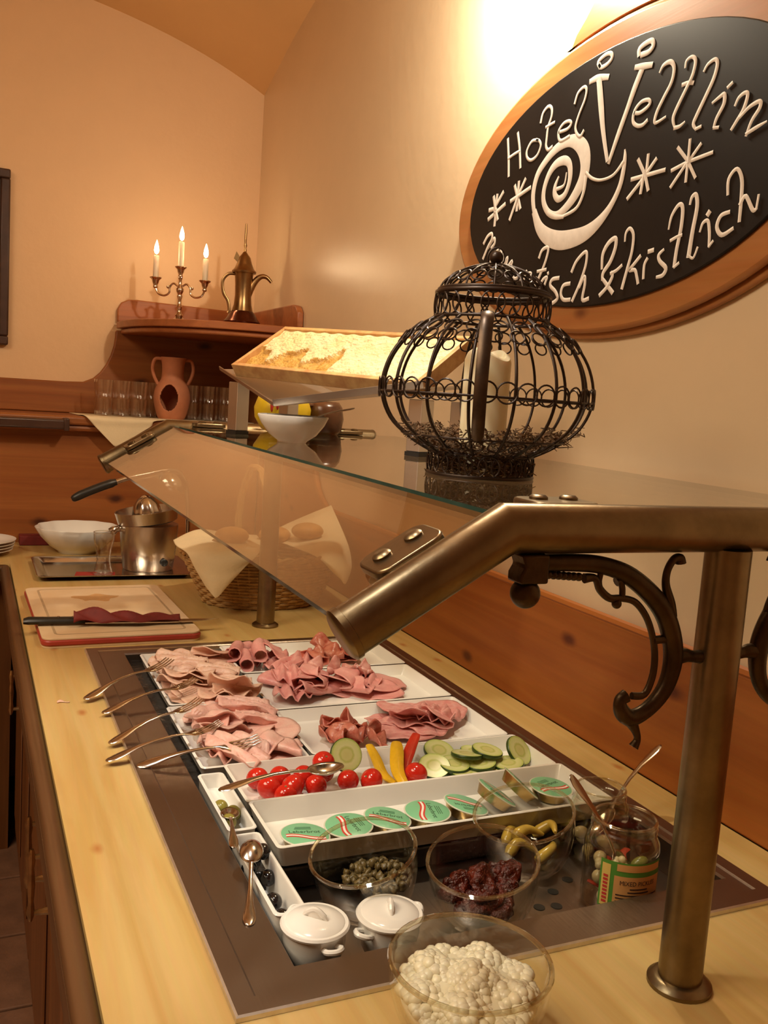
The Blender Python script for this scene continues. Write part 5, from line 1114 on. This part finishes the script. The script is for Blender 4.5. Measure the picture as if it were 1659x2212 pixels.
# ================================================================ COFFEE POT
M['copper'] = plain('old brass coffee pot', (0.34, 0.20, 0.085), 0.28, 1.0, var=0.35, scale=20); M['copper_dark'] = plain('dark copper', (0.14, 0.05, 0.03), 0.22, 1.0, var=0.4, scale=25)
cp = thing('coffee_pot', 'brass long-spouted coffee pot with a spired lid on the corner shelf', 'coffee pot', (0.836, 3.09, SH), (0, 0, -0.35))
MB().capped([(0.066, 0.0), (0.068, 0.006), (0.060, 0.012), (0.062, 0.018), (0.052, 0.030), (0.044, 0.045), (0.036, 0.054)], 36).build('foot', M['copper_dark'], cp)
MB().capped([(0.036, 0.052), (0.030, 0.075), (0.0275, 0.105), (0.0285, 0.14), (0.031, 0.172), (0.033, 0.180)], 36).build('body', M['copper'], cp)
MB().capped([(0.040, 0.180), (0.041, 0.186), (0.033, 0.194), (0.025, 0.212), (0.020, 0.230), (0.010, 0.243), (0.005, 0.250), (0.0055, 0.256), (0.0035, 0.262), (0.0062, 0.270), (0.0040, 0.278), (0.0042, 0.318), (0.0025, 0.342)], 28).build('lid', M['copper'], cp)
MB().tube(cr([(0.004, 0, 0.075), (0.018, 0, 0.115), (0.036, 0, 0.152), (0.056, 0, 0.172), (0.076, 0, 0.172), (0.093, 0, 0.156)], 6), [0.014-0.0095*(k/30)**0.9 for k in range(31)], 12, flat=1.1).build('spout', M['copper'], cp)
MB().tube(cr([(-0.028, 0, 0.176), (-0.052, 0, 0.174), (-0.070, 0, 0.150), (-0.066, 0, 0.112), (-0.050, 0, 0.085), (-0.044, 0, 0.055), (-0.048, 0, 0.045)], 6), 0.0042, 8, flat=1.3).build('handle', M['copper'], cp)
MB().prism([(-0.020, 0.212), (-0.036, 0.226), (-0.028, 0.250), (-0.018, 0.236)], -0.002, 0.002, 'Y').build('lid_thumb_piece', M['copper'], cp)
# ================================================================ HONEY STAND
GZ = 1.3617
D = Vector((0.379, -0.925, 0)); Pp = Vector((0.925, 0.379, 0)); YAW = math.atan2(D.y, D.x)
st = thing('honey_stand', 'aluminium stand with a folded drip tray on the glass shelf', 'stand', (0.60, 1.55, GZ))
SO = Vector((0.60, 1.55, GZ))
L1 = Vector((0.477, 1.758, GZ)); L3 = Vector((0.656, 1.319, GZ)); L2 = L1+Pp*0.128; L4 = L3+Pp*0.105
def leg(p, top):
    o = MB().box(-0.0145, 0.0145, -0.0145, 0.0145, 0.007, top-GZ).build('leg', M['alu'], st, 0, loc=p-SO, bevel=0.0015); o.rotation_euler = (0, 0, YAW)
    f = MB().box(-0.0155, 0.0155, -0.0155, 0.0155, 0.0, 0.0068).build('foot', M['black'], o, 0)
leg(L1, 1.462); leg(L2, 1.448); leg(L3, 1.452); leg(L4, 1.452)
Af, Bf, Cf = Vector((0.446, 1.792, 1.484)), Vector((0.484, 1.550, 1.424)), Vector((0.632, 1.268, 1.470))
off = Pp*0.165
Ab, Bb, Cb = Af+off+Vector((0, 0, 0.012)), Bf+off*0.9+Vector((0.03, 0.02, 0.02)), Cf+off+Vector((0, 0, 0.012))
tr = MB().add([v-SO for v in (Af, Bf, Cf, Ab, Bb, Cb)], [(0, 1, 4, 3), (1, 2, 5, 4)]).build('drip_tray', M['alu'], st, 0, solid=0.0022)
up = Vector((0, 0, 0.011))-Pp*0.004
MB().add([v-SO for v in (Bf, Cf, Cf+up, Bf+up)], [(0, 1, 2, 3)]).build('lip', M['alu'], tr, 0, solid=0.002)
MB().add([v-SO for v in (Af, Bf, Bf+up*0.6, Af+up*0.6)], [(0, 1, 2, 3)]).build('lip', M['alu'], tr, 0, solid=0.002)
# honeycomb frame
P0 = Vector((0.452, 1.735, 1.4945)); Lh, Wh = 0.478, 0.152; tl = math.radians(33.7); V = Pp*math.cos(tl)+Vector((0, 0, math.sin(tl))); V = V
D2 = (Vector((0.631, 1.299, 1.475))-Vector((0.458, 1.72, 1.492))).normalized(); Nn = D2.cross(V).normalized(); V = Nn.cross(D2).normalized()
hf = thing('honeycomb_frame', 'wooden frame of pale capped honeycomb leaning on the aluminium stand', 'honeycomb')
mw = Matrix((D2, V, Nn)).transposed().to_4x4(); mw.translation = P0; hf.matrix_world = mw
M['hive_wood'] = plain('pale hive wood', (0.70, 0.44, 0.18), 0.55, col2=(0.50, 0.24, 0.09), scale=30, bump=0.1)
M['comb'] = plain('pale capped honeycomb', (0.86, 0.75, 0.46), 0.6, col2=(0.82, 0.66, 0.33), scale=14, bump=0.7, bscale=110)
M['comb_raw'] = plain('uncapped waxy comb', (0.72, 0.46, 0.14), 0.35, col2=(0.55, 0.28, 0.05), scale=50, bump=0.7, bscale=130)
th = 0.026
for nm, a in (('bottom_bar', (0, Lh, 0, 0.009)), ('top_bar', (0, Lh, Wh-0.010, Wh)), ('side_bar', (0, 0.009, 0.009, Wh-0.010)), ('side_bar', (Lh-0.009, Lh, 0.009, Wh-0.010))):
    MB().box(a[0], a[1], a[2], a[3], -th, 0.0).build(nm, M['hive_wood'], hf, 0, bevel=0.001)
def comb(u, v):
    x = 0.009+(Lh-0.018)*u; y = 0.009+(Wh-0.019)*v
    e = min(u, 1-u, v, 1-v); z = 0.004*min(1, e*12)+0.0012*math.sin(x*160)*math.sin(y*190)
    cut = 0.055+0.02*math.sin(x*60)+0.01*math.sin(x*140)
    if y < cut and x < 0.26: z -= 0.006*min(1, (cut-y)/0.006)*(1 if x < 0.24 else (0.26-x)/0.02)
    return (x, y, z-0.004)
mb = MB().grid(comb, 110, 44)
for i, f in enumerate(mb.f):
    c = [sum(mb.v[j][q] for j in f)/4 for q in range(2)]
    if c[1] < 0.055+0.02*math.sin(c[0]*60)+0.01*math.sin(c[0]*140) and c[0] < 0.25: mb.mi[i] = 1
mb.build('comb', [M['comb'], M['comb_raw']], hf, 60)
# honey bowl + spoon, yellow pot, copper mug
o = MB().lathe([(0.0002, 0.0), (0.024, 0.0), (0.026, 0.003), (0.042, 0.014), (0.056, 0.032), (0.063, 0.046), (0.0625, 0.048), (0.060, 0.047), (0.052, 0.032), (0.038, 0.017), (0.0002, 0.006)], 56, rim=lambda a, z: 1+0.02*math.cos(8*a)*max(0, (z-0.02)/0.028)).build('honey_bowl', M['china'], None, 60, loc=(0.520, 1.548, GZ)); tag(o, 'small white bowl under the drip tray on the glass shelf', 'bowl')
spoon((0.640, 1.560, GZ+0.066), (0.500, 1.545, GZ+0.018), 'spoon standing in the small white bowl on the glass shelf')
M['yellow'] = plain('yellow glazed pot', (0.72, 0.50, 0.02), 0.3, var=0.06)
t = thing('honey_pot', 'round yellow pot with red brush marks under the honey stand', 'pot', (0.620, 1.922, GZ))
MB().capped([(0.030, 0.0), (0.045, 0.006), (0.060, 0.030), (0.062, 0.052), (0.052, 0.080), (0.036, 0.092), (0.034, 0.096)], 36).build('body', M['yellow'], t)
for da, z, h in ((-0.38, 0.058, 0.018), (-0.18, 0.060, 0.014), (0.0, 0.054, 0.012)):
    a = math.atan2(-1.922, -0.62)+da; MB().sphere((0.0612*math.cos(a), 0.0612*math.sin(a), z), 0.006, 10, 8, sc=(0.6, 0.6, h/0.006*0.8)).build('red_mark', M['print_red'], t)
t = thing('copper_mug', 'dark brown ceramic mug beside the yellow pot on the glass shelf', 'mug', (0.722, 1.93, GZ))
M['mug'] = plain('brown glazed mug', (0.11, 0.045, 0.02), 0.25, var=0.3)
MB().lathe([(0.0002, 0.0), (0.030, 0.0), (0.038, 0.010), (0.042, 0.035), (0.038, 0.060), (0.030, 0.072), (0.028, 0.072), (0.036, 0.058), (0.039, 0.035), (0.034, 0.010), (0.0002, 0.005)], 32).build('body', M['mug'], t, 60)
MB().tube(cr([(-0.032, -0.01, 0.062), (-0.054, -0.018, 0.058), (-0.058, -0.02, 0.036), (-0.040, -0.012, 0.018)], 5), 0.0042, 8).build('handle', M['mug'], t)
# ================================================================ WIRE LANTERN
LN = Vector((0.585, 1.0, GZ))
M['strap'] = plain('dark burnished strap', (0.075, 0.045, 0.026), 0.35, 0.7, var=0.4, scale=60)
ln = thing('wire_lantern', 'bulbous dark wire lantern cage on the glass shelf', 'lantern', LN)
MBAR = cr([(0.064, 0, 0.028), (0.090, 0, 0.042), (0.118, 0, 0.066), (0.131, 0, 0.100), (0.124, 0, 0.138), (0.102, 0, 0.170), (0.070, 0, 0.192)], 5)
bar_me = MB().tube(MBAR, 0.0020, 6, up=(0, 1, 0)).mesh('bar', [M['iron']], 60)
for k in range(16): link('bar', bar_me, ln).rotation_euler = (0, 0, 2*PI*(k+0.3)/16)
def hoop(r, z, w, name='hoop'): MB().tube([(r*math.cos(2*PI*k/56), r*math.sin(2*PI*k/56), z) for k in range(56)], w, 6, closed=True).build(name, M['iron'], ln, 60)
for r, z, w in ((0.066, 0.002, 0.0024), (0.065, 0.028, 0.0018), (0.132, 0.098, 0.0014), (0.071, 0.192, 0.0018), (0.069, 0.222, 0.0032), (0.067, 0.226, 0.0022), (0.1, 0.048, 0.0011)): hoop(r, z, w)
def curls(n, r, z, cr_, lean, w=0.0011, ph=0.0):
    me = MB().tube([(0, cr_*math.cos(2*PI*k/20), cr_*math.sin(2*PI*k/20)) for k in range(20)], w, 5, closed=True).mesh('wire_curl', [M['iron']], 60)
    for k in range(n):
        a = 2*PI*(k+ph)/n; o = link('wire_curl', me, ln, (r*math.cos(a), r*math.sin(a), z))
        o.rotation_euler = (Matrix.Rotation(a, 4, 'Z') @ Matrix.Rotation(lean, 4, 'Y')).to_euler()
curls(36, 0.1325, 0.103, 0.0118, 0.0)
curls(26, 0.0655, 0.015, 0.0130, 0.0)
curls(24, 0.070, 0.207, 0.0140, 0.0)
curls(22, 0.094, 0.178, 0.0105, -0.85); curls(26, 0.108, 0.166, 0.0085, -0.6, ph=0.5)
curls(20, 0.083, 0.040, 0.0105, 0.95)
dome = cr([(0.067, 0, 0.226), (0.060, 0, 0.238), (0.042, 0, 0.250), (0.018, 0, 0.258), (0.004, 0, 0.260)], 4)
dm = MB().tube(dome, 0.0013, 6, up=(0, 1, 0)).mesh('dome_wire', [M['iron']], 60)
for k in range(12): link('dome_wire', dm, ln).rotation_euler = (0, 0, 2*PI*k/12)
curls(18, 0.056, 0.240, 0.0085, -0.75); curls(12, 0.030, 0.253, 0.0075, -1.2)
MB().sphere((0, 0, 0.268), 0.0085, 16, 10).build('finial', M['iron'], ln)
MB().tube([(0.011*math.cos(2*PI*k/20)*0.8, -0.011*math.cos(2*PI*k/20)*0.5, 0.268+0.012*math.sin(2*PI*k/20)) for k in range(20)], 0.001, 5, closed=True).build('finial_ring', M['iron'], ln)
va = math.atan2(-1.0, -0.64)
def strap(r, z): return (r*math.cos(va), r*math.sin(va), z)
MB().tube(cr([strap(0.088, 0.186), strap(0.100, 0.191), strap(0.118, 0.180), strap(0.136, 0.138), strap(0.140, 0.095), strap(0.124, 0.048)], 6), [0.005]*3+[0.0078]*26+[0.0072, 0.0045], 10, up=(math.cos(va), math.sin(va), 0), flat=0.45).build('latch_strap', M['strap'], ln)
# pillar candle
o = thing('pillar_candle', 'thick ivory pillar candle inside the wire lantern', 'candle', LN+Vector((0.0, 0.0, 0.006)))
pc = MB().capped([(0.029, 0.0), (0.029, 0.137), (0.027, 0.143), (0.022, 0.146), (0.018, 0.138), (0.002, 0.136)], 32)
pc.v = [(x, y, z+0.006*math.sin(math.atan2(y, x)*2+0.8)*(1 if z > 0.13 and x*x+y*y > 0.0003 else 0)) for x, y, z in pc.v]
pc.build('wax_body', M['wax'], o); MB().tube([(0, 0, 0.136), (0.001, 0, 0.146)], 0.0012, 6).build('wick', M['black'], o)
# moss
M['moss'] = plain('dry brown moss', (0.17, 0.085, 0.035), 0.9, col2=(0.10, 0.06, 0.025), scale=60)
rnd = random.Random(3); mb = MB()
for k in range(2400):
    a = rnd.uniform(0, 2*PI); up_ = rnd.random()
    if up_ < 0.45: r = rnd.uniform(0.034, 0.060); z = rnd.uniform(0.003, 0.030)
    else: r = rnd.uniform(0.034, 0.100); z = 0.030+max(0, r-0.06)*0.62+rnd.uniform(-0.002, 0.008)
    p = Vector((r*math.cos(a), r*math.sin(a), z)); pts = [p]
    for q in range(3): p = p+Vector((rnd.uniform(-1, 1), rnd.uniform(-1, 1), rnd.uniform(-0.5, 0.6)))*0.007; p.z = max(p.z, 0.001); pts.append(p.copy())
    mb.tube(pts, [0.0011, 0.0011, 0.0009, 0.0005], 3)
for k in range(60):
    a = rnd.gauss(-0.35, 0.25); r = rnd.uniform(0.075, 0.118); p = Vector((r*math.cos(a), r*math.sin(a), 0.030+max(0, r-0.06)*0.55)); pts = [p]
    for q in range(3): p = p+Vector((rnd.uniform(-1, 1)+0.3, rnd.uniform(-1, 1)-0.2, rnd.uniform(-0.6, 0.8)))*0.007; pts.append(p.copy())
    mb.tube(pts, [0.001, 0.0009, 0.0008, 0.0005], 3)
o = mb.build('moss', M['moss'], None, 0, loc=LN); tag(o, 'dry brown moss in the bottom of the wire lantern', 'moss', kind='stuff')
